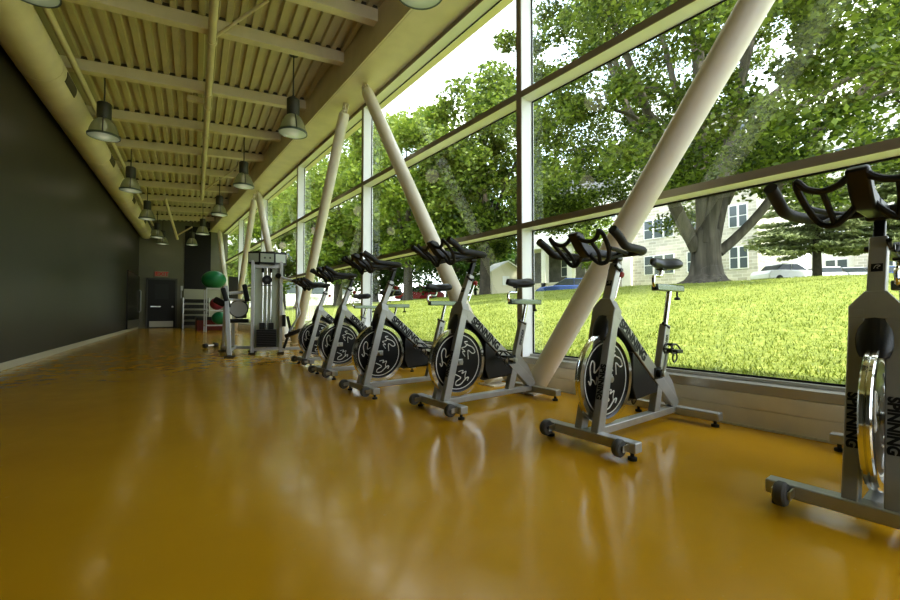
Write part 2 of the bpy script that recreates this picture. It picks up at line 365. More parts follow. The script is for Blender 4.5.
# V columns
def column(yb, yt, lab, xb=3.12, xt=3.08):
    t = empty('slanted_column', (xb, yb, 0))
    tag(t, lab, 'column', 'slanted round steel columns along the window')
    b = Vector((0, 0, .02)); e = Vector((xt-xb, yt-yb, 4.57)); d = (e-b).normalized()
    MB().tube([b, e-d*.08, e-d*.02, e], [.1, .1, .092, .07], 32).build('shaft', 'column', t)
    p = MB()
    for sx in (-.03, .03): p.bar(e-d*.12+Vector((sx, 0, 0)), e+d*.17+Vector((sx, 0, 0)), .12, .014, up=(1, 0, 0))
    p.build('clevis', 'column', t)
    q = MB()
    for k in (.03, .09): q.cyl(e+d*(.0+k)+Vector((-.055, 0, 0)), e+d*(.0+k)+Vector((.055, 0, 0)), .02, 12)
    q.build('bolt', 'column', t)
    MB().bb((-.125, -.125, 0), (.125, .125, .012)).build('base_plate', 'column', t)
cols = [
 (2.80, -.36, 'big cream slanted column rising behind the bike with the raised saddle, nearest in view'),
 (3.34, 6.47, 'cream slanted column leaning left over the second bike from the camera'),
 (10.45, 7.43, 'cream slanted column leaning right behind the two farthest bikes'),
 (11.25, 14.45, 'cream slanted column rising behind the tall weight machine header'),
 (18.6, 15.05, 'cream slanted column seen just left of the weight machine, leaning right'),
 (19.4, 22.5, 'cream slanted column beyond the green ball rack, leaning left')]
for a in cols: column(*a)
MB().tube([(3.30, 2.62, .30), (3.22, 2.72, .12), (3.18, 2.78, .02)], .009, 8).build('tmp_rod', 'steel')
D.objects['tmp_rod'].name = 'tie_rod'; tag(D.objects['tie_rod'], 'short steel tie rod at the foot of the big slanted column', 'rod')

# duct and pipes
d = empty('air_duct', na(-1.94, 0, 4.34)); tag(d, 'fat cream round air duct running along the dark wall', 'duct'); d.rotation_euler = (0, 0, -PHI)
mb = MB().tube([(0, a, 0) for a in (-3.3, 0, 6, 12, 18, 23.2)], .265, 48)
mb.build('duct_body', 'ceil', d)
for a in range(0, 24, 4): MB().tube([(0, a, 0), (0, a+.06, 0)], .269, 48).build('duct_seam', 'ceil', d)
for a in (8.2, 12.0, 16, 19.5, 22.3):
    v = MB(); R = .275; th0, th1 = radians(15), radians(48); K = 5
    for i in range(K):
        t0 = th0+(th1-th0)*i/K; t1 = th0+(th1-th0)*(i+1)/K
        vs = [(R*cos(t), a+s, R*sin(t)-0) for t in (t0, t1) for s in (0, .55)]+[(R*.97*cos(t), a+s, R*.97*sin(t)) for t in (t0, t1) for s in (0, .55)]
        v.add(vs, [(0,1,3,2),(4,6,7,5),(0,4,5,1),(2,3,7,6),(0,2,6,4),(1,5,7,3)])
    # rotate so that the grille faces down into the room
    v.xform(Matrix.Rotation(radians(42), 4, 'Y'))
    v.build('vent_grille', 'ceil_dark', d)
mb = MB().tube([na(.16, a, 4.90) for a in (-3.3, 5, 17.6)], .055, 16)
p = empty('main_pipe', (0, 0, 0)); tag(p, 'thick cream pipe hung below the beams down the middle of the ceiling', 'pipe')
mb.build('pipe_run', 'ceil', p)
for a in (7.2, 9.0, 9.6, 11.2, 13.0, 15.0, 16.8): MB().lathe([(.057, -.03), (.068, -.03), (.068, .03), (.057, .03)], (0, 0, 0), 'y', 16, True).xform(Matrix.Translation(na(.16, a, 4.90)) @ Matrix.Rotation(-PHI, 4, 'Z')).build('pipe_collar', 'ceil', p)
tag(MB().tube([na(-1.70, a, 4.74) for a in (-3.3, 5, 15, 23.3)], .045, 14).build('side_pipe', 'ceil'), 'thin cream pipe running beside the fat air duct', 'pipe')
def px(x, y, z):                             # where the photograph's sight line meets a height (layout measurement)
    f = Vector((sin(TH)*cos(PITCH), cos(TH)*cos(PITCH), sin(PITCH))); r = Vector((cos(TH), -sin(TH), 0)); u = r.cross(f)
    d = f+r*(x-450)/F+u*(300-y)/F; return Vector((0, 0, H))+d*((z-H)/d.z)
tag(MB().tube([na(.16, 7.15, 4.92), px(268, 0, 5.15)], .024, 10).build('pipe_brace', 'ceil'), 'thin cream diagonal brace from the middle pipe beside the nearest right-hand lamp', 'brace', 'diagonal ceiling braces')
tag(MB().tube([na(.16, 16.6, 4.92), px(246, 161, 5.12)], .026, 10).build('pipe_brace', 'ceil'), 'thin cream diagonal brace at the far end of the middle pipe', 'brace', 'diagonal ceiling braces')
tag(MB().tube([px(165, 198, 4.91), px(177.5, 239, 3.9)], .05, 10).build('drop_pipe', 'ceil'), 'cream pipe slanting down from the ceiling before the far wall', 'pipe')
tag(MB().tube([px(178, 235, 4.0), px(192, 227, 4.25)], .03, 10).build('pipe_brace', 'ceil'), 'short cream brace at the foot of the slanting drop pipe', 'brace', 'diagonal ceiling braces')
q = px(195, 100, 5.0); dt = empty('smoke_detector', tuple(q)); tag(dt, 'small cream box unit fixed under the deck left of the middle pipe', 'detector')
MB().bb((-.14, -.07, -.04), (.14, .07, .06)).build('housing', 'ceil', dt, bevel=.01); MB().bb((-.02, -.02, .06), (.02, .02, .16)).build('bracket', 'ceil', dt)

# ------------------------------------------------------------------ pendant lamps
def make_lamp():
    t = empty('pendant_lamp')
    MB().lathe([(0.0, .005), (.06, .005), (.075, -.02), (.0, -.03)], (0, 0, 1.42), seg=20).build('ceiling_rose', 'lamp_dark', t)
    MB().tube([(0, 0, .60), (0, 0, 1.40)], .012, 8).build('stem', 'lamp_dark', t)
    h = MB().lathe([(.0, .61), (.085, .61), (.105, .59), (.105, .34), (.085, .30), (.0, .30)], seg=28)
    h.build('housing', 'lamp_dark', t)
    MB().lathe([(.10, .31), (.14, .27), (.175, .20), (.205, .11), (.222, .02)], seg=36).build('shade', 'lampglass', t)
    D_ = t.children if False else None
    MB().lathe([(.222, 0), (.236, 0), (.236, .035), (.222, .035)], seg=36, closed=True).build('rim_ring', 'lamp_ring', t)
    for k in range(3):
        a = 2*pi*k/3+.5; MB().tube([(r*cos(a), r*sin(a), z) for r, z in ((.105, .33), (.15, .28), (.187, .20), (.217, .11), (.236, .02))], .009, 6).build('strap', 'lamp_dark', t)
    MB().lathe([(.0, -.035), (.10, -.028), (.18, -.012), (.222, .005)], seg=36).build('lens', 'lens', t)
    MB().lathe([(.0, .30), (.02, .29), (.045, .24), (.045, .17), (.02, .12), (0, .115)], seg=16).build('bulb', mat('bulb_white', (.8, .8, .7), .3, emit=(1, .95, .8), es=.2), t)
    return t
lamp0 = make_lamp(); first = True
ZL = 3.86
left = [(-1.40, 5.42, 'lamp cut by the photo top beside the fat air duct'), (-1.41, 9.35, 'largest fully seen lamp hanging beside the air duct'),
        (-1.44, 13.2, 'second lamp down the row beside the air duct'), (-1.40, 17.0, 'third lamp down the row beside the air duct'),
        (-1.38, 21.0, 'fourth lamp down the row beside the air duct'), (-1.3, 22.95, 'farthest lamp of the row by the duct, before the far wall')]
right = [(1.80, 3.48, 'lamp cut by the photo top beside the window girder'), (1.40, 7.46, 'large lamp hanging beside the window girder, its whole stem in view'),
         (.98, 11.3, 'second whole lamp down the window-side row'), (.62, 15.05, 'third whole lamp down the window-side row'),
         (.22, 19.2, 'fourth lamp of the window-side row, before the dark panel'), (-.16, 22.6, 'farthest lamp of the window-side row, against the dark panel')]
for row, side in ((left, 'duct'), (right, 'window')):
    for n, a, lab in row:
        o = lamp0 if first else copy_tree(lamp0); first = False
        z = ZL; o.location = na(n, a, z)
        tag(o, 'grey pendant '+lab, 'lamp', 'pendant lamps hung in two rows')
        top = zb(n)+.19-z-1.42
        for ch in kids(o):
            if ch.name.startswith('ceiling_rose'): ch.location.z = top
            if ch.name.startswith('stem'): ch.scale.z = 1+top/.8; ch.location.z = -.6*(top/.8)

# ------------------------------------------------------------------ exercise bikes
HB0, SEAT0 = 1.22, 1.06
def make_bike():
    t = empty('exercise_bike')
    # front foot with transport wheels and levelling feet
    f = MB().bb((-.035, -.312, .045), (.035, .312, .10)).build('front_foot', 'silver', t, bevel=.006)
    for s in (-1, 1):
        y = s*.245
        w = MB().lathe([(.016, -.020), (.040, -.020), (.047, -.011), (.047, .011), (.040, .020), (.016, .020)], (-.080, y, .072), 'y', 24, True).build('transport_wheel', 'grey_rubber', f)
        MB().cyl((-.080, y-.027, .072), (-.080, y+.027, .072), .012, 12).bar((-.03, y-.028, .075), (-.092, y-.028, .072), .006, .034).bar((-.03, y+.028, .075), (-.092, y+.028, .072), .006, .034).build('wheel_bracket', 'steel', f)
        MB().lathe([(0, 0), (.024, 0), (.024, .016), (.010, .020), (.010, .048), (0, .048)], (0, s*.275, 0), seg=18).build('levelling_foot', 'rubber', f)
    r = MB().bb((1.035, -.312, .045), (1.105, .312, .10)).build('rear_foot', 'silver', t, bevel=.006)
    for s in (-1, 1): MB().lathe([(0, 0), (.024, 0), (.024, .016), (.010, .020), (.010, .048), (0, .048)], (1.07, s*.275, 0), seg=18).build('levelling_foot', 'rubber', r)
    MB().bar((.03, 0, .078), (1.04, 0, .078), .06, .045).build('base_rail', 'silver', t, bevel=.004)
    # fork: two legs and a house-shaped head
    k = MB()
    for s in (-1, 1): k.bar((.01, s*.056, .09), (.20, s*.052, .80), .048, .066, up=(1, 0, -.27))
    fk = k.build('fork', 'silver', t, bevel=.005)
    ax = Vector((.31, 0, .95)).normalized(); up = Vector((.95, 0, -.31)).normalized()
    hd = MB(); c = Vector((.198, 0, .79)); poly = [(-.076, -.03), (.076, -.03), (.078, .02), (.032, .085), (-.032, .085), (-.078, .02)]
    vs = [c+ax*q+Vector((0, p, 0))+up*e for e in (-.033, .045) for p, q in poly]; n = 6
    hd.add(vs, [tuple(range(n)), tuple(range(2*n-1, n-1, -1))]+[(i, i+n, (i+1)%n+n, (i+1)%n) for i in range(n)])
    hd.build('fork_crown', 'silver', t, bevel=.004)
    MB().bar((.215, 0, .85), (.315, 0, 1.10), .056, .052, up=(1, 0, -.38)).build('head_tube', 'silver', t, bevel=.005)
    leg = Vector((.19, 0, .71)).normalized()
    for s in (-1, 1):
        fr = Vector((.01, s*.0555, .09))+Vector((.19, -s*.003, .71))*.40-Vector((.71, 0, -.19)).normalized()*.0345
        text_mesh('lettering', 'SPINNING', .046, basis(fr, -leg, (0, -1, 0)) , 'ink', fk, .0008, .0022)
    # emblem on head tube
    ec = Vector((.262, 0, .965))-Vector((.25, 0, -.1)).normalized()*.0285
    e = MB().box(ec, (.002, .034, .034), Matrix.Rotation(radians(21.8), 3, 'Y')).build('emblem', 'ink', t, smooth=0)
    ecz = ec-Vector((.25, 0, -.1)).normalized()*.002
    MB().tube(curve([ecz+Vector((0.0, .010, -.006)), ecz+Vector((0, .002, .008)), ecz+Vector((0, -.010, .006)), ecz+Vector((0, 0, -.002)), ecz+Vector((0, -.010, -.009))], 5), .0014, 5).build('emblem_mark', 'logo', e)
    # main beam
    b0, b1 = Vector((.235, 0, .80)), Vector((1.06, 0, .11)); bd = (b1-b0).normalized()
    bm = MB().bar(b0, b1, .052, .085).build('main_beam', 'silver', t, bevel=.005)
    for s in (-1, 1):
        o = b0+bd*.305+Vector((0, s*.0268, 0)); upv = Vector((-bd.z, 0, bd.x))
        x = bd if s < 0 else -bd
        text_mesh('lettering', 'SPINNING', .086, basis(o, x, upv if s < 0 else upv), 'ink', bm, .0008, .0042)
    # gusset down to the rear foot
    MB().prism([(.80, .40), (.90, .385), (1.00, .29), (1.10, .12), (1.06, .095), (.98, .11)], -.024, .024).build('rear_gusset', 'silver', t, bevel=.004)
    # seat tube
    s0, s1 = Vector((.77, 0, .09)), Vector((.952, 0, .70)); st = (s1-s0).normalized()
    so = MB().bar(s0, s1, .05, .072, up=(1, 0, -.3)).build('seat_tube', 'silver', t, bevel=.005)
    for s in (-1, 1):
        o = s0+st*.50+Vector((0, s*.0258, 0)); x = -st if s < 0 else st
        text_mesh('lettering', 'SPINNER', .038, basis(s0+st*.49+Vector((0, s*.0258, 0)), st if s < 0 else -st, Vector((-st.z, 0, st.x)) if s < 0 else Vector((st.z, 0, -st.x))), 'ink', so, .0008, .001)
    MB().tube([s1+Vector((.01, -.02, -.02)), s1+Vector((-.04, -.02, .0)), s1+Vector((-.07, -.02, .012))], [.013, .009, .011], 8).build('clamp_lever', 'black', t)
    # seat assembly (raised or lowered as one: post, slider, saddle)
    z = SEAT0
    sp = MB().tube([s1-st*.12, Vector((1.0, 0, z-.185))], .019, 16).build('seat_post', 'chrome', t)
    sl = MB().bb((.78, -.026, z-.20), (1.19, .026, z-.15)).build('seat_slider', 'slider', t, bevel=.008)
    MB().tube([(1.12, 0, z-.19), (1.12, 0, z-.245)], .007, 8).lathe([(0, 0), (.02, 0), (.022, .012), (.012, .022), (0, .022)], (1.12, 0, z-.262), seg=14).build('slider_knob', 'black', sl)
    MB().tube(curve([(.80, 0, z-.165), (.775, 0, z-.165), (.765, 0, z-.14), (.768, 0, z-.105), (.79, 0, z-.092), (.86, 0, z-.09), (.875, 0, z-.07), (.88, 0, z-.03)], 5), .0125, 10).build('saddle_stem', 'chrome', t)
    sd = MB(); rows = 15; seg = 20; vs = []
    for i in range(rows):
        u = i/(rows-1); x = .735+.325*u
        w = .022+.075*(1/(1+math.exp(-(u-.55)*11)))*(1 if u < .93 else .9); w *= min(1, sqrt(max(.02, u*14)))*min(1, sqrt(max(.05, (1-u)*9)))
        hh = .030+.014*u; hh *= min(1, sqrt(max(.1, u*10)))*min(1, sqrt(max(.1, (1-u)*8)))
        zc = z-.005+.014*(2*u-1)**2+.006*u-(0.02 if u < .05 else 0)
        for k in range(seg):
            a = 2*pi*k/seg; yy = cos(a); zz = sin(a)
            vs.append((x, w*math.copysign(abs(yy)**.8, yy), zc+hh*(zz if zz > 0 else zz*1.1)-.012*abs(yy)**2*(u > .3)))
    fs = [(i*seg+k, i*seg+(k+1)%seg, (i+1)*seg+(k+1)%seg, (i+1)*seg+k) for i in range(rows-1) for k in range(seg)]+[tuple(range(seg-1, -1, -1)), tuple((rows-1)*seg+k for k in range(seg))]
    sd.add(vs, fs); sa = sd.build('saddle', 'vinyl', t, smooth=60)
    MB().box((.885, 0, z-.035), (.07, .05, .03)).build('saddle_clamp', 'black', sa, bevel=.005)
    # handlebar
    hb = HB0
    MB().bar((.30, 0, 1.06), (.345, 0, hb-.03), .036, .036, up=(1, 0, -.3)).build('handlebar_post', 'black', t, bevel=.006)
    h = MB()
    for s in (-1, 1):
        h.tube(curve([(.30, 0, hb), (.31, s*.10, hb), (.30, s*.18, hb), (.25, s*.222, hb), (.14, s*.24, hb), (.03, s*.245, hb+.005), (-.04, s*.25, hb+.045), (-.11, s*.252, hb+.08)], 6), [.019]*12+[.0235]*31, 12)
        h.lathe([(0, 0)], (0, 0, 0)) if False else None
    ho = h.build('handlebar', 'rubber', t)
    MB().bar((.33, 0, hb-.005), (.08, 0, hb-.005), .07, .05).box((.32, 0, hb-.01), (.07, .08, .06)).build('handlebar_stem', 'black', t, bevel=.012)
    lp = MB()
    for s in (-1, 1):
        lp.tube(curve([(-.10, s*.01, hb+.085), (-.09, s*.05, hb+.05), (-.08, s*.10, hb+.038), (-.09, s*.145, hb+.055), (-.105, s*.168, hb+.085), (-.07, s*.175, hb+.06), (0, s*.16, hb-.005), (.035, s*.13, hb-.065), (.03, s*.085, hb-.078), (.02, s*.045, hb-.045), (.03, s*.02, hb-.01)], 5), .0125, 8)
        lp.tube(curve([(-.08, s*.10, hb+.038), (.0, s*.095, hb-.02), (.03, s*.085, hb-.076)], 4), .0105, 8)
        lp.tube(curve([(-.0, s*.165, hb-.0), (.10, s*.15, hb-.0), (.22, s*.12, hb), (.29, s*.10, hb)], 5), .012, 8)
        lp.tube(curve([(.03, s*.125, hb-.065), (.14, s*.11, hb-.035), (.27, s*.08, hb-.01)], 5), .0085, 8)
    lp.build('aero_loops', 'rubber', ho)
    MB().prism([(-.125, .085), (-.095, .105), (-.05, .095), (.0, .04), (.09, .028), (.09, -.035), (.0, -.035), (-.05, .0)], -.032, .032).xform(Matrix.Translation((0, 0, hb))).build('console', 'black', t, bevel=.010)
    # adjustment lever on head tube, resistance knob
    MB().tube([(.33, -.03, 1.06), (.29, -.032, 1.065), (.255, -.034, 1.085)], [.012, .008, .010], 8).cyl((.31, -.045, 1.06), (.31, .045, 1.06), .012, 10).build('adjusting_lever', 'black', t)
    rk = MB().tube([(.30, .0, .88), (.365, 0, 1.03)], .006, 8).build('resistance_rod', 'chrome', t)
    MB().lathe([(0, 0), (.016, 0), (.021, .012), (.021, .026), (.012, .036), (0, .036)], (0, 0, 0), seg=16).xform(Matrix.Translation((.365, 0, 1.02)) @ Matrix.Rotation(radians(23), 4, 'Y')).build('resistance_knob', 'red', rk)
    # flywheel
    fx, fz = .18, .385
    ri = MB().lathe([(.245, -.019), (.276, -.019), (.281, -.014), (.281, -.004), (.276, 0), (.281, .004), (.281, .014), (.276, .019), (.245, .019)], (fx, 0, fz), 'y', 72, True).build('flywheel_rim', 'chrome', t, smooth=25)
    dc = MB().lathe([(0, -.010), (.05, -.012), (.238, -.008), (.2465, -.012), (.2465, .012), (.238, .008), (.05, .012), (0, .010)], (fx, 0, fz), 'y', 64).build('flywheel_disc', 'disc', t, smooth=25)
    lg = MB(); R = .220
    s1_ = [(-.18, -.44), (.05, -.55), (.10, -.62), (-.10, -.72), (-.12, -.85), (.10, -.84), (.36, -.64), (.48, -.62), (.42, -.74)]
    s2_ = [(.0, -.36), (.22, -.34), (.16, -.45), (.36, -.38), (.31, -.54), (.33, -.70)]
    for sy in (-1, 1):
        for th in (0, 2*pi/3, 4*pi/3):
            for S, w in ((s1_, .0048), (s2_, .0040)):
                pts = []
                for x, y in S:
                    X = x*cos(th)-y*sin(th); Y = x*sin(th)+y*cos(th); pts.append((fx+X*R*(-sy), sy*.0110, fz+Y*R))
                lg.tube(curve(pts, 5), w, 6)
        lg.lathe([(R-.0035, sy*.0085), (R+.0035, sy*.0085), (R+.0035, sy*.0108), (R-.0035, sy*.0108)], (fx, 0, fz), 'y', 64, True)
    lg.build('flywheel_emblem', 'logo', dc)
    MB().cyl((fx, -.05, fz), (fx, .05, fz), .022, 18).box((fx-.02, -.03, fz), (.10, .012, .05)).box((fx-.02, .03, fz), (.10, .012, .05)).build('axle', 'steel', t, bevel=.003)
    # brake pad cover in front of the crown
    bc = MB(); vs = []; rows = 10; seg = 20
    for i in range(rows+1):
        v = i/rows; zz = -.085+.16*v; rr = sqrt(max(0, 1-((v-.42)/.62)**2)) if v < .98 else .15
        rr = max(rr, .12)
        for k in range(seg):
            a = 2*pi*k/seg; vs.append((.135+.07*v*1.0-.0+.055*rr*cos(a)+.0, .062*rr*sin(a), .715+zz*1.1))
    fs = [(i*seg+k, i*seg+(k+1)%seg, (i+1)*seg+(k+1)%seg, (i+1)*seg+k) for i in range(rows) for k in range(seg)]+[tuple(range(seg-1, -1, -1)), tuple(rows*seg+k for k in range(seg))]
    bc.add(vs, fs).build('brake_cover', 'vinyl', t, smooth=70)
    # chain guard and black cover under the beam
    MB().prism([(.27, .72), (.33, .68), (.86, .245), (.84, .215), (.48, .20), (.40, .24), (.30, .60), (.23, .68)], .018, .050).prism([(.47, .53), (.84, .235), (.50, .215), (.462, .30)], -.022, .02).prism([(.28, .70), (.34, .69), (.52, .53), (.47, .53), (.40, .60)], -.03, .02).build('chain_guard', 'black', t, bevel=.006)
    # cranks and pedals (rotate about the bottom bracket)
    cx, cz = .78, .365
    MB().cyl((cx, -.055, cz), (cx, .055, cz), .03, 18).box((cx, 0, cz), (.09, .06, .08)).build('bottom_bracket', 'black', t)
    for s in (-1, 1):
        cr = MB().bar((0, s*.066, 0), (0, s*.078, -s*-.165), .014, .026, up=(1, 0, 0)).cyl((0, s*.055, 0), (0, s*.08, 0), .02, 14).build('crank', 'steel', t, bevel=.003, loc=(cx, 0, cz))
        pd = MB().box((0, s*.125, 0), (.085, .075, .022)).cyl((0, s*.08, 0), (0, s*.16, 0), .008, 8).build('pedal', 'black', cr, bevel=.004, loc=(0, 0, s*.165))
        cg = MB()
        for yy in (.100, .150): cg.tube(curve([(.03, s*yy, .012), (-.02, s*yy, .045), (-.075, s*yy, .05), (-.105, s*yy, .02), (-.09, s*yy, -.005), (-.04, s*yy, -.01)], 5), .006, 6)
        cg.tube([(-.105, s*.10, .02), (-.105, s*.15, .02)], .006, 6).tube([(-.06, s*.10, .05), (-.06, s*.15, .05)], .008, 6)
        cg.tube(curve([(.02, s*.125, -.012), (.03, s*.125, -.05), (-.01, s*.125, -.075), (-.03, s*.125, -.05), (-.02, s*.125, -.012)], 5), .005, 6)
        cg.build('toe_cage', 'black', pd)
    return t
bike0 = make_bike()
HBP = ('handlebar_post', 'handlebar', 'handlebar_stem', 'console'); STP = ('seat_post', 'seat_slider', 'saddle_stem', 'saddle')
stem_ = lambda o: o.name.split('.')[0]
bikes = [(2.144, .30, 1.215, 1.10, 170, 'silver and black exercise bike at the right edge, seen nearly head-on'),
 (2.135, 1.485, 1.155, 1.145, 165, 'silver and black exercise bike with highest saddle, whole, just right of the big column foot'),
 (1.92, 2.69, 1.25, 1.06, -105, 'silver and black exercise bike standing just left of the big column foot'),
 (1.735, 3.72, 1.25, 1.06, -110, 'silver and black exercise bike third from the camera, leg crossing its wheel emblem'),
 (1.84, 4.98, 1.235, 1.045, -100, 'silver and black exercise bike second farthest down the row, half behind another'),
 (2.00, 6.26, 1.19, 1.04, -100, 'silver and black exercise bike farthest along the row, beside the weight machine')]
used = False
srcs = []
for i, b in enumerate(bikes):
    o = bike0 if i == 0 else copy_tree(bike0); srcs.append(o)
for o, (x, y, hb, sz, ca, lab) in zip(srcs, bikes):
    o.location = (x, y, 0); tag(o, lab, 'exercise bike', 'exercise bikes lined up along the window')
    for ch in kids(o):
        nm = stem_(ch)
        if nm in HBP: ch.location = ((hb-HB0)*.3, 0, hb-HB0)
        if nm in STP: ch.location = ((sz-SEAT0)*.3, 0, sz-SEAT0)
        if nm == 'crank':
            ch.rotation_euler = (0, -radians(ca), 0)
            for g in kids(ch):
                if stem_(g) == 'pedal': g.rotation_euler = (0, radians(ca), 0)

# ------------------------------------------------------------------ weight machine with tower
t = empty('weight_machine', (1.93, 8.27, 0), radians(-17)); tag(t, 'white cable weight machine with tall tower, header and black weight stack', 'gym machine')
fr = MB()
for s in (-1, 1): fr.bb((s*.245-.03, -.03, .03), (s*.245+.03, .03, 1.74))
fr.bb((-.245, -.02, .06), (.245, .02, .12)).bb((-.245, -.02, 1.60), (.245, .02, 1.70)).bb((.24, -.03, .06), (.75, .03, .12)).bb((-.03, 0, .06), (.03, .7, .12))
fr.build('tower_frame', 'mach', t, bevel=.008)
for x in (-.245, .245): MB().bb((x-.06, -.06, 0), (x+.06, .06, .03)).build('foot_pad', 'rubber', t, bevel=.004)
hd = MB()
for x0, y0, x1, y1 in ((-.33, .02, -.13, -.06), (-.13, -.06, .13, -.06), (.13, -.06, .33, .02)):
    hd.add([(x0, y0, 1.68), (x1, y1, 1.66 if x1 > -.2 and x1 < .2 else 1.68), (x1, y1, 1.92), (x0, y0, 1.90), (x0, y0+.08, 1.68), (x1, y1+.08, 1.68), (x1, y1+.08, 1.92), (x0, y0+.08, 1.90)], [(0,1,2,3),(7,6,5,4),(0,4,5,1),(1,5,6,2),(2,6,7,3),(3,7,4,0)])
ho = hd.build('header', 'black', t, smooth=0)
for x0, y0, x1, y1 in ((-.315, .006, -.145, -.062), (-.115, -.068, .115, -.068), (.145, -.062, .315, .006)):
    MB().add([(x0, y0, 1.71), (x1, y1, 1.71), (x1, y1, 1.87), (x0, y0, 1.87)], [(0, 1, 2, 3)]).build('header_panel', 'shroud', ho, smooth=0)
for x in (-.04, .05): MB().cyl((x, -.075, 1.79), (x, -.069, 1.79), .018, 14).build('header_mark', 'grey_rubber', ho)
MB().bb((-.215, .03, .12), (.215, .045, 1.66)).build('shroud', 'shroud', t)
for x in (-.07, 0, .07): MB().cyl((x, -.01, .12), (x, -.01, 1.62), .009, 10).build('guide_rod', 'chrome', t)
for x in (-.075, .065): MB().bb((x-.02, -.035, 1.52), (x+.02, .0, 1.60)).build('rod_bracket', 'black', t)
pu = MB().lathe([(.0, -.015), (.085, -.015), (.075, 0), (.085, .015), (0, .015)], (0, 0, 0), 'y', 24).xform(Matrix.Translation((-.0, -.02, 1.38))).build('pulley', 'black', t)
MB().cyl((0, -.04, 1.38), (0, .0, 1.38), .03, 14).bb((-.09, -.045, 1.27), (.09, -.025, 1.285)).build('pulley_hub', 'grey_rubber', pu)
sk = MB()
for k in range(10): sk.bb((-.17, -.075, .14+k*.032), (.17, .02, .14+k*.032+.028))
so = sk.bb((-.12, -.07, .46), (-.03, .02, .58)).bb((.03, -.07, .46), (.12, .02, .58)).build('weight_stack', 'stack', t, bevel=.002)
MB().tube(curve([(.20, -.03, 1.46), (.30, -.06, 1.42), (.48, -.12, 1.35), (.55, -.14, 1.2), (.53, -.14, 1.0), (.48, -.12, .85)], 5), .024, 12).tube([(.53, -.14, 1.0), (.58, -.15, .75), (.50, -.14, .60), (.40, -.08, .42)], .02, 10).build('swing_arm', 'mach', t)
MB().cyl((.19, -.06, 1.46), (.21, 0, 1.46), .05, 14).build('arm_pivot', 'black', t)
MB().bar((.35, -.16, .33), (.62, -.24, .45), .22, .07).build('roller_pad', 'vinyl', t, bevel=.02)
MB().tube([(.30, -.03, .10), (.42, -.05, .45), (.36, -.05, .70)], .025, 10).box((.30, -.06, .62), (.06, .08, .22)).build('pad_bracket', 'black', t)
MB().bb((.58, -.12, 0), (.75, .12, .03)).build('foot_pad', 'rubber', t)

# arm machine to its left
t = empty('arm_curl_machine', (1.43, 8.72, 0), radians(-15)); tag(t, 'white seated arm machine with black pads, left of the tall weight tower', 'gym machine')
MB().bar((.03, -.70, .03), (-.10, -.15, 1.25), .065, .075, up=(0, 1, .4)).bar((-.22, .55, .03), (-.12, .1, 1.2), .06, .06, up=(0, 1, .4)).bb((-.03, -.66, .07), (.03, .5, .13)).bar((-.25, .5, .08), (.35, .3, .08), .06, .06).bar((.0, .15, .1), (.0, .1, .62), .06, .06, up=(0, 1, 0)).build('frame', 'mach', t, bevel=.006)
for p in ((.03, -.71), (-.22, .57), (.33, .3)): MB().bb((p[0]-.08, p[1]-.07, 0), (p[0]+.08, p[1]+.07, .025)).build('foot_pad', 'rubber', t)
for a, b in (((-.14, -.22, 1.22), (-.04, -.24, .86)), ((.20, -.1, 1.30), (.26, -.1, .98))): MB().bar(a, b, .16, .08, up=(1, 0, 0)).build('pad', 'vinyl', t, bevel=.02)
MB().bar((-.30, -.05, 1.02), (-.12, -.05, .92), .16, .12).build('elbow_roller', 'vinyl', t, bevel=.03)
MB().tube([(-.12, -.15, 1.12), (.22, -.05, 1.16)], .032, 12).tube([(-.12, -.15, 1.02), (.2, .0, 1.0)], .022, 10).tube([(-.08, -.18, .72), (-.06, -.24, .98)], .03, 10).build('arm_bar', 'mach', t)
cm = MB().lathe([(.0, -.02), (.15, -.02), (.15, .02), (0, .02)], (.10, .0, .84), 'y', 28).build('cam', 'mach', t)
MB().lathe([(.148, -.025), (.165, -.025), (.165, .025), (.148, .025)], (.10, .0, .84), 'y', 28, True).build('cam_tyre', 'rubber', cm)
MB().bb((-.06, -.12, .58), (.28, .25, .65)).build('seat', 'vinyl', t, bevel=.02)
MB().bb((.02, .22, .66), (.22, .30, 1.0)).build('backrest', 'vinyl', t, bevel=.02)

# small pieces on the floor by the machine
t = empty('dumbbell', (1.28, 10.4, 0), .5); tag(t, 'small black dumbbell lying on the floor left of the arm machine', 'dumbbell')
for s in (-1, 1): MB().lathe([(.0, -.04), (.042, -.04), (.05, -.02), (.05, .02), (.042, .04), (0, .04)], (s*.12, 0, .05), 'x', 14).build('weight_head', 'rubber', t)
MB().cyl((-.12, 0, .05), (.12, 0, .05), .016, 10).build('handle', 'steel', t)

# ball rack, balls, mats, bench
t = empty('ball_rack', (2.42, 18.3, 0)); tag(t, 'white tube rack carrying exercise balls near the far wall', 'rack')
for x in (-.36, .36):
    for y in (-.3, .3): MB().bb((x-.02, y-.02, 0), (x+.02, y+.02, 1.68)).build('post', 'mach', t)
for z in (.25, .82, 1.66):
    MB().bb((-.36, -.32, z-.02), (.36, -.28, z+.02)).bb((-.36, .28, z-.02), (.36, .32, z+.02)).bb((-.38, -.3, z-.02), (-.34, .3, z+.02)).bb((.34, -.3, z-.02), (.38, .3, z+.02)).build('shelf_rail', 'mach', t)
def ball(loc, r, m, lab, sq=.82):
    pr_ = [(r*cos(a)*(1+.0*0), r*sq*sin(a)) for a in [-pi/2+pi*i/18 for i in range(19)]]; pr_[0] = (0, -r*sq); pr_[-1] = (0, r*sq)
    return tag(MB().lathe(pr_, (0, 0, 0), seg=36).build('exercise_ball', m, None, 80, loc=loc), lab, 'exercise ball', 'exercise balls on the rack')
ball((2.32, 18.2, 2.00), .42, 'green_ball', 'large green exercise ball on top of the white rack')
ball((2.46, 18.3, .84+.24), .26, 'pink', 'dark pink exercise ball on the middle level of the white rack', .9)
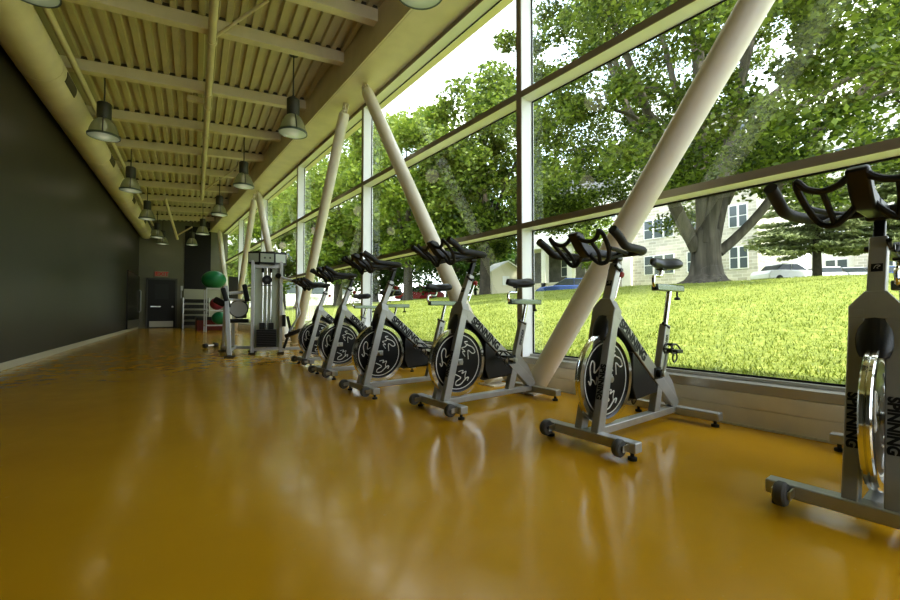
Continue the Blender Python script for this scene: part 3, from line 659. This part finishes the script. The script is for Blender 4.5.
ball((2.55, 18.3, .27+.26), .28, 'green_ball', 'green exercise ball on the lowest level of the white rack', .9)
t = empty('mat_shelf', (2.18, 22.7, 0)); tag(t, 'grey metal shelf stand against the far wall beside the dark door', 'shelf')
for x in (-.52, .52): MB().bb((x-.02, -.2, 0), (x+.02, .3, 1.42)).build('side_frame', 'steel', t)
for k in range(5): MB().bb((-.5, -.2, .14+k*.26), (.5, .3, .16+k*.26)).build('shelf_board', 'grey_rubber', t)
nms = ['lowest', 'second', 'third', 'fourth', 'top']
for k in range(5):
    m = MB()
    for j in range(3): m.bb((-.47+.01*j, -.23, .162+k*.26+j*.05), (.46-.015*j, .28, .162+k*.26+j*.05+.044))
    o = m.build('step_platform', 'rubber', bevel=.015, loc=(2.18, 22.7, 0)); tag(o, f'black step platform with risers on the {nms[k]} level of the shelf stand', 'step platform', 'step platforms on the shelf stand')
t = empty('padded_bench', (2.42, 19.9, 0)); tag(t, 'low dark red padded box with black top beside the ball rack', 'bench')
MB().bb((-.5, -.35, 0), (.45, .35, .42)).build('box', 'redbox', t, bevel=.01); MB().bb((-.52, -.37, .42), (.47, .37, .56)).build('padded_top', 'vinyl', t, bevel=.03)
t = empty('display_panel', (2.55, 15.6, 0), radians(-20)); tag(t, 'dark flat panel on a thin stand by the far windows', 'panel')
MB().bb((-.12, -.02, 1.15), (.16, .02, 1.95)).build('board', 'doorframe', t); MB().bb((0, -.02, 0), (.04, .02, 1.2)).bb((-.15, -.15, 0), (.19, .15, .02)).build('stand', 'mach', t)

# ------------------------------------------------------------------ far wall door, sign, panel
d = empty('door_1', (.88, YE, 0)); d['kind'] = 'structure'
MB().bb((-.60, -.05, 0), (-.53, 0, 2.33)).bb((.53, -.05, 0), (.60, 0, 2.33)).bb((-.60, -.05, 2.26), (.60, 0, 2.33)).build('door_frame', 'doorframe', d, smooth=0)
lf = MB().bb((-.53, -.035, .01), (.53, -.002, 2.26)).build('door_leaf', 'door', d, smooth=0)
MB().bb((-.46, -.045, .06), (.46, -.036, .33)).build('kick_plate', mat('kick_plate_steel', (.52, .50, .42), .4, metal=.3), lf)
MB().bb((-.26, -.04, 1.35), (.26, -.036, 2.05)).build('vision_pane', mat('dark_pane', (.02, .022, .022), .5), lf)
MB().bb((-.42, -.075, .98), (-.04, -.04, 1.03)).build('push_bar', 'steel', lf)
MB().lathe([(0, 0), (.04, 0), (.045, -.02), (0, -.03)], (.42, -.036, 1.0), 'y', 16).build('door_knob', 'steel', lf)
t = empty('exit_sign', (.86, YE, 2.52)); tag(t, 'small lit red exit sign on the wall above the dark door', 'sign')
MB().bb((-.28, -.08, -.13), (.26, 0, .13)).build('sign_box', 'sign', t, bevel=.01)
text_mesh('lettering', 'EXIT', .24, basis((.02, -.084, 0), (1, 0, 0), (0, 0, 1)), 'sign_red', t, .002, .006)
MB().bb((-.26, -.083, -.10), (-.235, -.079, .10)).build('stripe', 'sign_red', t)
t = MB().bb((1.76, YE-.05, 1.86), (2.85, YE, 4.9)).build('dark_wall_panel', 'curtain', smooth=0); tag(t, 'tall black panel covering the upper far wall beside the windows', 'panel')
t = empty('wall_dispenser', (1.66, YE, 1.9)); tag(t, 'small pale wall fitting between the dark door and the shelf stand', 'wall fitting')
MB().bb((-.05, -.08, -.12), (.05, 0, .10)).build('body', 'mach', t, bevel=.01); MB().bb((-.03, -.05, -.5), (-.01, 0, -.12)).build('cable', 'mach', t)
# sliding door on the dark wall
d = empty('door_2', na(WALLN+.014, 21.4)); d.rotation_euler = (0, 0, -PHI); d['kind'] = 'structure'
lf = MB().bb((0, -1.7, .11), (.03, 2.25, 2.36)).build('door_leaf', 'wall_lower', d, smooth=0)
MB().bb((.03, -1.65, .12), (.034, 2.2, .44)).build('kick_plate', mat('kick_plate_dark', (.20, .19, .17), .35, metal=.4), lf)
MB().tube([(.04, 2.0, .75), (.09, 2.0, .8), (.09, 2.0, 1.7), (.04, 2.0, 1.75)], .022, 10).build('pull_handle', 'mach', lf)

# ------------------------------------------------------------------ outside
def gz(x, y):
    pts = [(3.6, .18), (5, .36), (9, .95), (13, 1.52), (16, 1.80), (22, 2.1), (40, 2.85), (60, 3.05), (200, 3.2)]
    for (a, za), (b, zb_) in zip(pts, pts[1:]):
        if x <= b: u = max(0, (x-a)/(b-a)); z = za+(zb_-za)*u; break
    else: z = 3.2
    return z-(.012*max(0, y-12)*min(1, (x-3.6)/8) if y < 45 else .396*min(1, (x-3.6)/8))
xs = list(np.linspace(3.62, 20, 80))+list(np.linspace(21, 140, 50)); yy = list(np.linspace(-20, 40, 120))+list(np.linspace(42, 160, 40))
vs = [(x, y, gz(x, y)+.03*sin(x*1.7+y*.9)*sin(y*1.3)) for x in xs for y in yy]; ny = len(yy)
fs = [(i*ny+j, (i+1)*ny+j, (i+1)*ny+j+1, i*ny+j+1) for i in range(len(xs)-1) for j in range(ny-1)]
struct(MB().add(vs, fs).build('ground', 'lawn', smooth=80))
# grass blades
nb = 110000
bx = 3.95+12.5*rng.random(nb)**1.25; by = -3+ (bx*1.6+7)*rng.random(nb)
bzv = np.array([gz(a, b)+.03*sin(a*1.7+b*.9)*sin(b*1.3) for a, b in zip(bx, by)])
ang = rng.random(nb)*2*pi; hh = .015+.035*rng.random(nb); w = .005+.006*rng.random(nb); le = (rng.random((nb, 2))-.5)*.06
P = np.zeros((nb, 3, 3)); P[:, 0] = np.stack([bx-w*np.cos(ang), by-w*np.sin(ang), bzv-.01], 1); P[:, 1] = np.stack([bx+w*np.cos(ang), by+w*np.sin(ang), bzv-.01], 1)
P[:, 2] = np.stack([bx+le[:, 0], by+le[:, 1], bzv+hh], 1)
def np_mesh(name, verts, k, m, parent=None):
    n = len(verts)//k; me = D.meshes.new(name); me.vertices.add(len(verts)); me.vertices.foreach_set('co', verts.astype(np.float32).ravel())
    me.loops.add(n*k); me.loops.foreach_set('vertex_index', np.arange(n*k, dtype=np.int32)); me.polygons.add(n)
    me.polygons.foreach_set('loop_start', np.arange(0, n*k, k, dtype=np.int32)); me.update(calc_edges=True); me.validate()
    me.materials.append(M[m]); o = D.objects.new(name, me); COL.objects.link(o); o.parent = parent; return o
tag(np_mesh('grass', P.reshape(-1, 3), 3, 'blade'), 'short bright green lawn grass on the slope outside the windows', 'grass', kind='stuff')

def leaves(centres, rad, per, size, squash=.75):
    C = np.repeat(np.array(centres), per, 0); n = len(C)
    R = np.repeat(np.array(rad), per)
    d = rng.normal(size=(n, 3)); d /= np.linalg.norm(d, axis=1)[:, None]; d *= (R*rng.random(n)**.45)[:, None]; d[:, 2] *= squash
    c = C+d
    u = rng.normal(size=(n, 3)); u[:, 2] *= .5; u /= np.linalg.norm(u, axis=1)[:, None]
    v = rng.normal(size=(n, 3)); v -= u*(u*v).sum(1)[:, None]; v /= np.linalg.norm(v, axis=1)[:, None]
    s = size*(.6+.8*rng.random(n))[:, None]
    q = np.stack([c-u*s*.5, c-v*s*.34+u*s*.05, c+u*s*.5, c+v*s*.34+u*s*.05], 1)
    return q.reshape(-1, 3)
def crown_centres(c, r, n, shell=.45, low=-1.):
    out = []
    while len(out) < n:
        p = rng.normal(size=3); p /= np.linalg.norm(p); k = shell+(1-shell)*rng.random()**.6
        if p[2]*k < low: continue
        out.append((c[0]+r[0]*p[0]*k, c[1]+r[1]*p[1]*k, c[2]+r[2]*p[2]*k))
    return out
def tree(lab, base, crown, r, nclump, per, size, leafm, trunk_r, barkm='bark_dark', limbs=6, clr=.9, grp='trees on the lawn beyond the windows', low=-.85):
    t = empty('tree', base); tag(t, lab, 'tree', grp)
    c = (crown[0]-base[0], crown[1]-base[1], crown[2]-base[2])
    cc = crown_centres(c, r, nclump, low=low); rad = clr*(.7+.6*rng.random(nclump))
    np_mesh('foliage', leaves(cc, rad, per, size), 4, leafm, t)
    tr = MB(); top = Vector((c[0], c[1], c[2]+r[2]*.3)); f = Vector((0, 0, c[2]-r[2]*.8))
    tr.tube([(0, 0, -.3), (0, 0, .2), tuple(f*.6), tuple(f), tuple(top)], [trunk_r*1.5, trunk_r*1.1, trunk_r*.9, trunk_r*.8, trunk_r*.2], 12)
    for k in range(limbs):
        e = Vector(cc[int(rng.integers(len(cc)))]); m = f.lerp(e, .45)+Vector((0, 0, .4)); tr.tube([tuple(f*.9), tuple(m), tuple(e)], [trunk_r*.5, trunk_r*.3, trunk_r*.08], 8)
    tr.build('trunk', barkm, t, 70)
# the big maple
mx_, my_ = 16.4, 6.4; mz = gz(mx_, my_)
t = empty('maple_tree', (mx_, my_, mz)); tag(t, 'huge old maple with fluted grey trunk spreading over the lawn', 'tree', 'trees on the lawn beyond the windows')
cc = crown_centres((0, 0, 7.8), (7.6, 7.6, 6.2), 300, .5, -.80)
cc += [(-2.0+3*a, 5.2+2*b, 3.1+1.3*c) for a, b, c in rng.random((26, 3))]
rad = .55+.65*rng.random(len(cc))
np_mesh('foliage', leaves(cc, rad, 430, .15, .6), 4, 'leaf', t)
tk = MB(); seg = 40; lv = [(-.3, 1.1), (0, .85), (.10, .66), (.3, .53), (.7, .46), (1.1, .44), (1.5, .45), (1.85, .40), (2.1, .2)]; vs = []
for z, r in lv:
    for k in range(seg):
        a = 2*pi*k/seg; fl = 1+.16*abs(sin(3.5*a+z*.4))-.08+(.18*max(0, .4-z))*sin(6*a); vs.append((r*fl*cos(a), r*fl*sin(a), z))
fs = [(i*seg+k, i*seg+(k+1)%seg, (i+1)*seg+(k+1)%seg, (i+1)*seg+k) for i in range(len(lv)-1) for k in range(seg)]+[tuple((len(lv)-1)*seg+k for k in range(seg))]
tk.add(vs, fs)
Rt = Vector((cos(TH), -sin(TH), 0)); Fw = Vector((sin(TH), cos(TH), 0))
def limb(lat, dep, zs, rs): tk.tube(curve([tuple(Rt*a+Fw*b+Vector((0, 0, z))) for a, b, z in zip(lat, dep, zs)], 5), list(np.interp(np.linspace(0, 1, 5*(len(zs)-1)+1), np.linspace(0, 1, len(rs)), rs)), 14)
limb((-.35, -.75, -1.35, -1.9, -2.8, -4.4), (0, -.1, -.3, -.6, -1.2, -2), (1.2, 1.9, 3.0, 4.2, 6.2, 9), (.22, .20, .17, .14, .08))
limb((-.2, -.5, -1.0, -1.5, -2.2, -2.8), (.2, .5, .7, 1.0, 1.6, 2.2), (1.3, 2.2, 3.6, 5.0, 7.4, 10), (.25, .23, .20, .16, .08))
limb((.0, -.05, -.1, .0, .2), (0, 0, .1, .2, .3), (1.4, 3, 5.5, 8, 12), (.30, .27, .22, .16, .07))
limb((-.1, .1, .35, .6, .9), (-.2, -.3, -.6, -1, -1.5), (1.4, 2.6, 4.2, 6.5, 10), (.25, .22, .18, .13, .05))
limb((.3, .55, .95, 1.3, 2.0, 3.0), (.1, .2, .4, .6, 1, 1.5), (1.3, 2.1, 3.3, 4.8, 7.2, 10), (.24, .20, .18, .14, .07))
limb((.4, .85, 1.5, 2.1, 2.9, 4.4, 6.0), (-.1, -.2, -.5, -.8, -1.2, -2, -3), (1.1, 1.5, 2.3, 3.3, 4.7, 6.5, 8), (.19, .16, .14, .13, .11, .07))
limb((1.0, 1.5, 1.9, 2.6), (.4, .4, .5, .8), (3.0, 4.0, 5.0, 7.6), (.16, .13, .1, .05))
for k in range(14):
    e = Vector(cc[int(rng.integers(300))]); s = Vector((e.x*.25, e.y*.25, 4+2*rng.random())); tk.tube(curve([tuple(s), tuple(s.lerp(e, .5)+Vector((0, 0, .5))), tuple(e)], 4), list(np.linspace(.13, .03, 9)), 8)
tk.build('trunk', 'bark', t, 70)

def P_at(x, d): return (d*(sin(TH)+(x-450)/F*cos(TH)), d*(cos(TH)-(x-450)/F*sin(TH)))
for lab, xpx, dd, h0, h1, hw, cl, n, per, sz, lm, tr in [
  ('round green tree with a dark trunk, middle of the left tree group', 408, 27, 2.6, 12.6, 4.6, 1.0, 130, 230, .26, 'leaf2', .30),
  ('full dark green tree standing between the shed and the round tree', 485, 24, 2.2, 12.6, 3.7, 1.0, 120, 230, .25, 'leaf', .30),
  ('broad yellow-green tree seen over the farthest bikes', 338, 34, 1.8, 13.5, 5.0, 1.15, 120, 210, .30, 'leaf2', .35),
  ('pale green tree seen above the weight machine', 282, 42, 1.5, 12.0, 4.6, 1.3, 100, 200, .36, 'leaf2', .35),
  ('small dark tree low behind the round tree', 450, 36, 1.0, 9.5, 6.0, 1.3, 100, 200, .32, 'leaf3', .35),
  ('dark leafy tree low behind the farthest bikes', 375, 40, .8, 9.0, 6.0, 1.3, 90, 200, .34, 'leaf3', .35),
  ('leafy green tree beyond the far columns', 246, 62, 1.5, 9.0, 4.5, 1.6, 70, 160, .5, 'leaf2', .4)]:
    x, y = P_at(xpx, dd); z = gz(x, y)
    tree(lab, (x, y, z), (x, y, z+(h0+h1)/2), (hw, hw, (h1-h0)/2), n, per, sz, lm, tr, clr=cl, low=-1)
x, y = P_at(590, 34); tree('small pale tree in front of the stone buildings', (x, y, gz(x, y)), (x, y, gz(x, y)+4.2), (1.7, 1.7, 2.4), 30, 130, .22, 'leaf2', .12)
x, y = P_at(1010, 17); tree('leafy tree beyond the right edge of the maple', (x, y, gz(x, y)), (x, y, gz(x, y)+7.5), (4.5, 4.5, 4.2), 110, 210, .24, 'leaf', .3)

def conifer(lab, xpx, dd, h, w):
    x, y = P_at(xpx, dd); z = gz(x, y); t = empty('conifer', (x, y, z)); tag(t, lab, 'tree', 'conifers before the pale building')
    MB().tube([(0, 0, -.2), (0, 0, h)], [.28, .04], 10).build('trunk', 'bark_dark', t)
    qs = []
    for k in range(150):
        u = rng.random()**1.1; zz = 2.1+u*(h-2.3); L = w*(1-u)**.8*(.7+.5*rng.random())+.25; a = rng.random()*2*pi; dr = np.array([cos(a), sin(a), -.18]); n = int(26+L*60)
        s = rng.random(n)**.7; c = np.stack([dr[0]*s*L, dr[1]*s*L, zz+dr[2]*s*L+.10*s*s*L], 1)+rng.normal(size=(n, 3))*np.array([.16, .16, .06])
        uu = np.tile(dr, (n, 1))+rng.normal(size=(n, 3))*.5; uu /= np.linalg.norm(uu, axis=1)[:, None]; vv = rng.normal(size=(n, 3)); vv -= uu*(uu*vv).sum(1)[:, None]; vv /= np.linalg.norm(vv, axis=1)[:, None]
        qs.append(np.stack([c-uu*.16, c-vv*.06, c+uu*.16, c+vv*.06], 1).reshape(-1, 3))
    np_mesh('foliage', np.concatenate(qs), 4, 'needle', t)
conifer('tall pale conifer with open branches behind the lawn, left one of two', 818, 27, 9.5, 3.4)
conifer('darker conifer at the right edge beyond the nearest handlebar', 905, 25, 9.0, 3.0)

# buildings
def window_part(parent, X, y0, y1, z0, z1, cols=3):
    w = MB().bb((X-.06, y0, z0), (X+.02, y1, z1)).build('window', 'white', parent, smooth=0)
    g = MB(); W = (y1-y0)/cols
    for i in range(cols):
        for a, b in ((z0+.08, (z0+z1)/2-.04), ((z0+z1)/2+.04, z1-.08)): g.bb((X-.075, y0+i*W+.09, a), (X-.05, y0+(i+1)*W-.09, b))
    g.build('window_glazing', 'wglass', w, smooth=0)
b = empty('stone_building', (40, 17, 2.5)); tag(b, 'pale stone campus building with white framed windows behind the maple', 'building', 'buildings beyond the lawn')
MB().bb((0, -5.2, -1), (10, 5.4, 15)).build('stone_wall', 'stone', b, smooth=0)
MB().bb((-.4, 5.4, -1), (9, 6.3, 15.5)).build('corner_pier', 'pale', b, smooth=0)
MB().bb((-.5, -5.4, 15), (10.5, 6.3, 16)).build('roof', 'roof_grey', b, smooth=0)
for z0 in (1.8, 5.3, 9.2, 12.2):
    for y0, y1, c in ((1.3, 4.2, 3), (-2.6, .2, 3), (-4.6, -3.2, 2)): window_part(b, 0, y0, y1, z0, z0+1.9, c)
b = empty('pale_building', (54, 4, 2.3)); tag(b, 'bright pale building with ground floor windows behind the conifers and cars', 'building', 'buildings beyond the lawn')
MB().bb((0, -14, -1), (10, 7.5, 18)).build('wall', 'pale', b, smooth=0)
MB().bb((-.6, 3.3, -1), (0, 4.2, 18)).bb((-.6, -.9, -1), (0, 0, 18)).bb((-.6, -6.9, -1), (0, -6, 18)).build('buttress', 'stone', b, smooth=0)
for z0 in (1.6, 5.2, 8.8, 12.4):
    for y0, y1, c in ((4.7, 6.4, 2), (.6, 2.8, 2), (-3.2, -1.2, 2), (-5.6, -3.9, 2), (-10.5, -8, 2)): window_part(b, 0, y0, y1, z0, z0+1.9, c)
b = empty('gabled_building', (46, 33, 2.5)); tag(b, 'tall pale gabled building partly hidden by leaves, left of the maple', 'building', 'buildings beyond the lawn')
MB().bb((0, -8, -1), (12, 8, 12.5)).build('wall', 'pale', b, smooth=0)
MB().add([(-.5, -8.5, 12.5), (-.5, 8.5, 12.5), (-.5, 0, 17.5), (12, -8.5, 12.5), (12, 8.5, 12.5), (12, 0, 17.5)], [(0, 1, 2), (5, 4, 3), (0, 2, 5, 3), (2, 1, 4, 5), (1, 0, 3, 4)]).build('roof', 'roof_grey', b, smooth=0)
for z0 in (2, 6, 9.6):
    for y0 in (-6, -2, 2, 5): window_part(b, 0, y0, y0+1.5, z0, z0+1.9, 2)
b = empty('porch_building', (30, 27, 2.2)); tag(b, 'low shaded stone building with a pillared porch behind the second saddle', 'building', 'buildings beyond the lawn')
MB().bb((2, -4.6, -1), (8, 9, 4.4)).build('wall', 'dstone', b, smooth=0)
MB().bb((-.2, -5, 4.4), (8.2, 9.5, 4.8)).build('roof', 'roof_white', b, smooth=0)
for y in (-4.4, -1.5, 1.5, 4.6, 8.2): MB().bb((0, y-.25, -1), (.5, y+.25, 4.4)).build('pillar', 'pale', b, smooth=0)
MB().bb((0, -4.6, -1), (.4, 9, 1.2)).build('porch_wall', 'stone', b, smooth=0)
window_part(b, 2, -3.6, -2.0, 1.8, 3.6, 2); window_part(b, 2, 2.2, 3.8, 1.8, 3.6, 2)
sx, sy = P_at(501, 28); t = empty('garden_shed', (sx, sy, gz(sx, sy)), -TH+.35); tag(t, 'small cream shed with pale pitched roof on the lawn', 'shed')
MB().bb((-1.1, -.9, -.2), (1.1, .9, 1.55)).add([(-1.1, -.9, 1.55), (1.1, -.9, 1.55), (0, -.9, 2.15), (-1.1, .9, 1.55), (1.1, .9, 1.55), (0, .9, 2.15)], [(0, 1, 2), (5, 4, 3), (0, 2, 5, 3), (2, 1, 4, 5)]).build('wall', 'shed', t, smooth=0)
MB().add([(-1.3, -1.1, 1.48), (0, -1.1, 2.22), (0, 1.1, 2.22), (-1.3, 1.1, 1.48), (1.3, -1.1, 1.48), (1.3, 1.1, 1.48), (-1.3, -1.1, 1.40), (0, -1.1, 2.14), (0, 1.1, 2.14), (-1.3, 1.1, 1.40), (1.3, -1.1, 1.40), (1.3, 1.1, 1.40)],
  [(0,1,2,3),(1,4,5,2),(9,8,7,6),(8,11,10,7),(0,6,7,1),(1,7,10,4),(3,2,8,9),(2,5,11,8),(0,3,9,6),(4,10,11,5)]).build('roof', 'roof_white', t, smooth=0)
MB().bb((-.35, -.93, .6), (.15, -.9, 1.2)).build('window', 'white', t, smooth=0)

# cars
def car(lab, loc, rz, m, est=False):
    t = empty('car', loc, rz); tag(t, lab, 'car', 'cars parked beyond the lawn')
    pf = [(-2.2, .35), (-2.25, .75), (-2.0, .98), (-1.0, 1.02), (.95, 1.0), (1.9, .88), (2.2, .68), (2.22, .35)]
    MB().prism(pf, -.85, .85).build('body', m, t, bevel=.07)
    g = [(-1.85 if est else -1.55, .98), (-1.55 if est else -1.05, 1.42), (.25, 1.45), (1.05, 1.0)]
    MB().prism(g, -.74, .74).build('windows', 'carglass', t, bevel=.03)
    MB().prism([(g[1][0]-.02, 1.40), (g[1][0]+.05, 1.48), (.2, 1.50), (.3, 1.43)], -.72, .72).bar((-.35, -.75, 1.0), (-.35, -.73, 1.44), .07, .03, up=(1, 0, 0)).bar((-.35, .75, 1.0), (-.35, .73, 1.44), .07, .03, up=(1, 0, 0)).build('roof', m, t, bevel=.02)
    for x in (-1.4, 1.4):
        for s in (-1, 1): MB().lathe([(0, -.1), (.26, -.1), (.32, -.06), (.32, .06), (.26, .1), (0, .1)], (x, s*.78, .32), 'y', 20).build('wheel', 'rubber', t)
for lab, xpx, dd, m, dz, rz, e in [('white car parked before the pale building, leftmost of the row', 787, 31, 'carwhite', .0, -TH+.12, False), ('white estate car second in the parked row', 820, 36, 'carwhite', .1, -TH+1.3, True),
   ('silver blue car third in the parked row', 846, 36, 'carsilver', .1, -TH+1.3, False), ('dark blue car at the right end of the parked row', 872, 36, 'carblue', .1, -TH+1.3, True),
   ('blue car low in front of the porch building', 568, 29, 'carblue', -.55, 2.3, False), ('red car parked under the round green tree', 420, 38, 'carred', -.25, 2.5, False)]:
    x, y = P_at(xpx, dd); car(lab, (x, y, gz(x, y)+dz), rz, m, e)
# white railing far left, road
fx_, fy_ = P_at(312, 15); t = empty('white_railing', (fx_, fy_, gz(fx_, fy_)), 1.0); tag(t, 'low white railing on the lawn behind the farthest bike', 'railing')
for k in range(9): MB().bb((-.9+k*.225-.015, -.015, -.1), (-.9+k*.225+.015, .015, .95)).build('baluster', 'white', t, smooth=0)
MB().bb((-.95, -.03, .9), (.95, .03, .97)).bb((-.95, -.03, .1), (.95, .03, .16)).build('rail', 'white', t, smooth=0)
b = empty('white_building', (25, 78, 0)); tag(b, 'distant white building seen through the farthest windows', 'building', 'buildings beyond the lawn')
MB().bb((-16, 0, -1), (14, 10, 20)).build('wall', 'white', b, smooth=0)
MB().bb((-16.3, -.3, 20), (14.3, 10.3, 20.8)).build('roof', 'roof_grey', b, smooth=0)
for z in (4, 9, 14):
    for x in range(-14, 12, 5): MB().bb((x, -.05, z), (x+2.4, .05, z+2.4)).build('window', 'wglass', b, smooth=0)

# ------------------------------------------------------------------ light
w = D.worlds.new('world'); SC.world = w; w.use_nodes = True; nt = w.node_tree; N = nt.nodes; L = nt.links; N.clear()
out = N.new('ShaderNodeOutputWorld'); bg = N.new('ShaderNodeBackground'); tc = N.new('ShaderNodeTexCoord')
mp = N.new('ShaderNodeMapping'); mp.inputs['Scale'].default_value = (1, 1, 2.2); mp.inputs['Location'].default_value = (.35, .2, .1)
ns = N.new('ShaderNodeTexNoise'); ns.inputs['Scale'].default_value = 2.6; ns.inputs['Detail'].default_value = 7; ns.inputs['Roughness'].default_value = .55
L.new(tc.outputs['Generated'], mp.inputs['Vector']); L.new(mp.outputs['Vector'], ns.inputs['Vector'])
r = N.new('ShaderNodeValToRGB'); r.color_ramp.elements[0].position = .36; r.color_ramp.elements[1].position = .58
r.color_ramp.elements[0].color = (.50, .66, .92, 1); r.color_ramp.elements[1].color = (1, 1, .99, 1)
L.new(ns.outputs['Fac'], r.inputs['Fac']); L.new(r.outputs['Color'], bg.inputs['Color']); bg.inputs['Strength'].default_value = 3.4
L.new(bg.outputs['Background'], out.inputs['Surface'])
sl = D.lights.new('sun', 'SUN'); sl.energy = 5.8; sl.angle = radians(.8); sl.color = (1, .95, .84); so_ = D.objects.new('sun', sl); COL.objects.link(so_)
so_.rotation_euler = Vector((-.08, -.62, .85)).to_track_quat('Z', 'Y').to_euler(); so_.location = (0, -10, 30)
for row in (left, right):
    for n, a, lab in row:
        pl = D.lights.new('lamp_light', 'POINT'); pl.energy = .8; pl.color = (1, .9, .72); pl.shadow_soft_size = .15
        po = D.objects.new('lamp_light', pl); COL.objects.link(po); po.location = na(n, a, 3.70)
SC.view_settings.view_transform = 'Standard'; SC.view_settings.look = 'Medium High Contrast'; SC.view_settings.exposure = .12
SC.cycles.use_denoising = True; SC.cycles.max_bounces = 10; SC.cycles.transparent_max_bounces = 12; SC.cycles.sample_clamp_indirect = 6
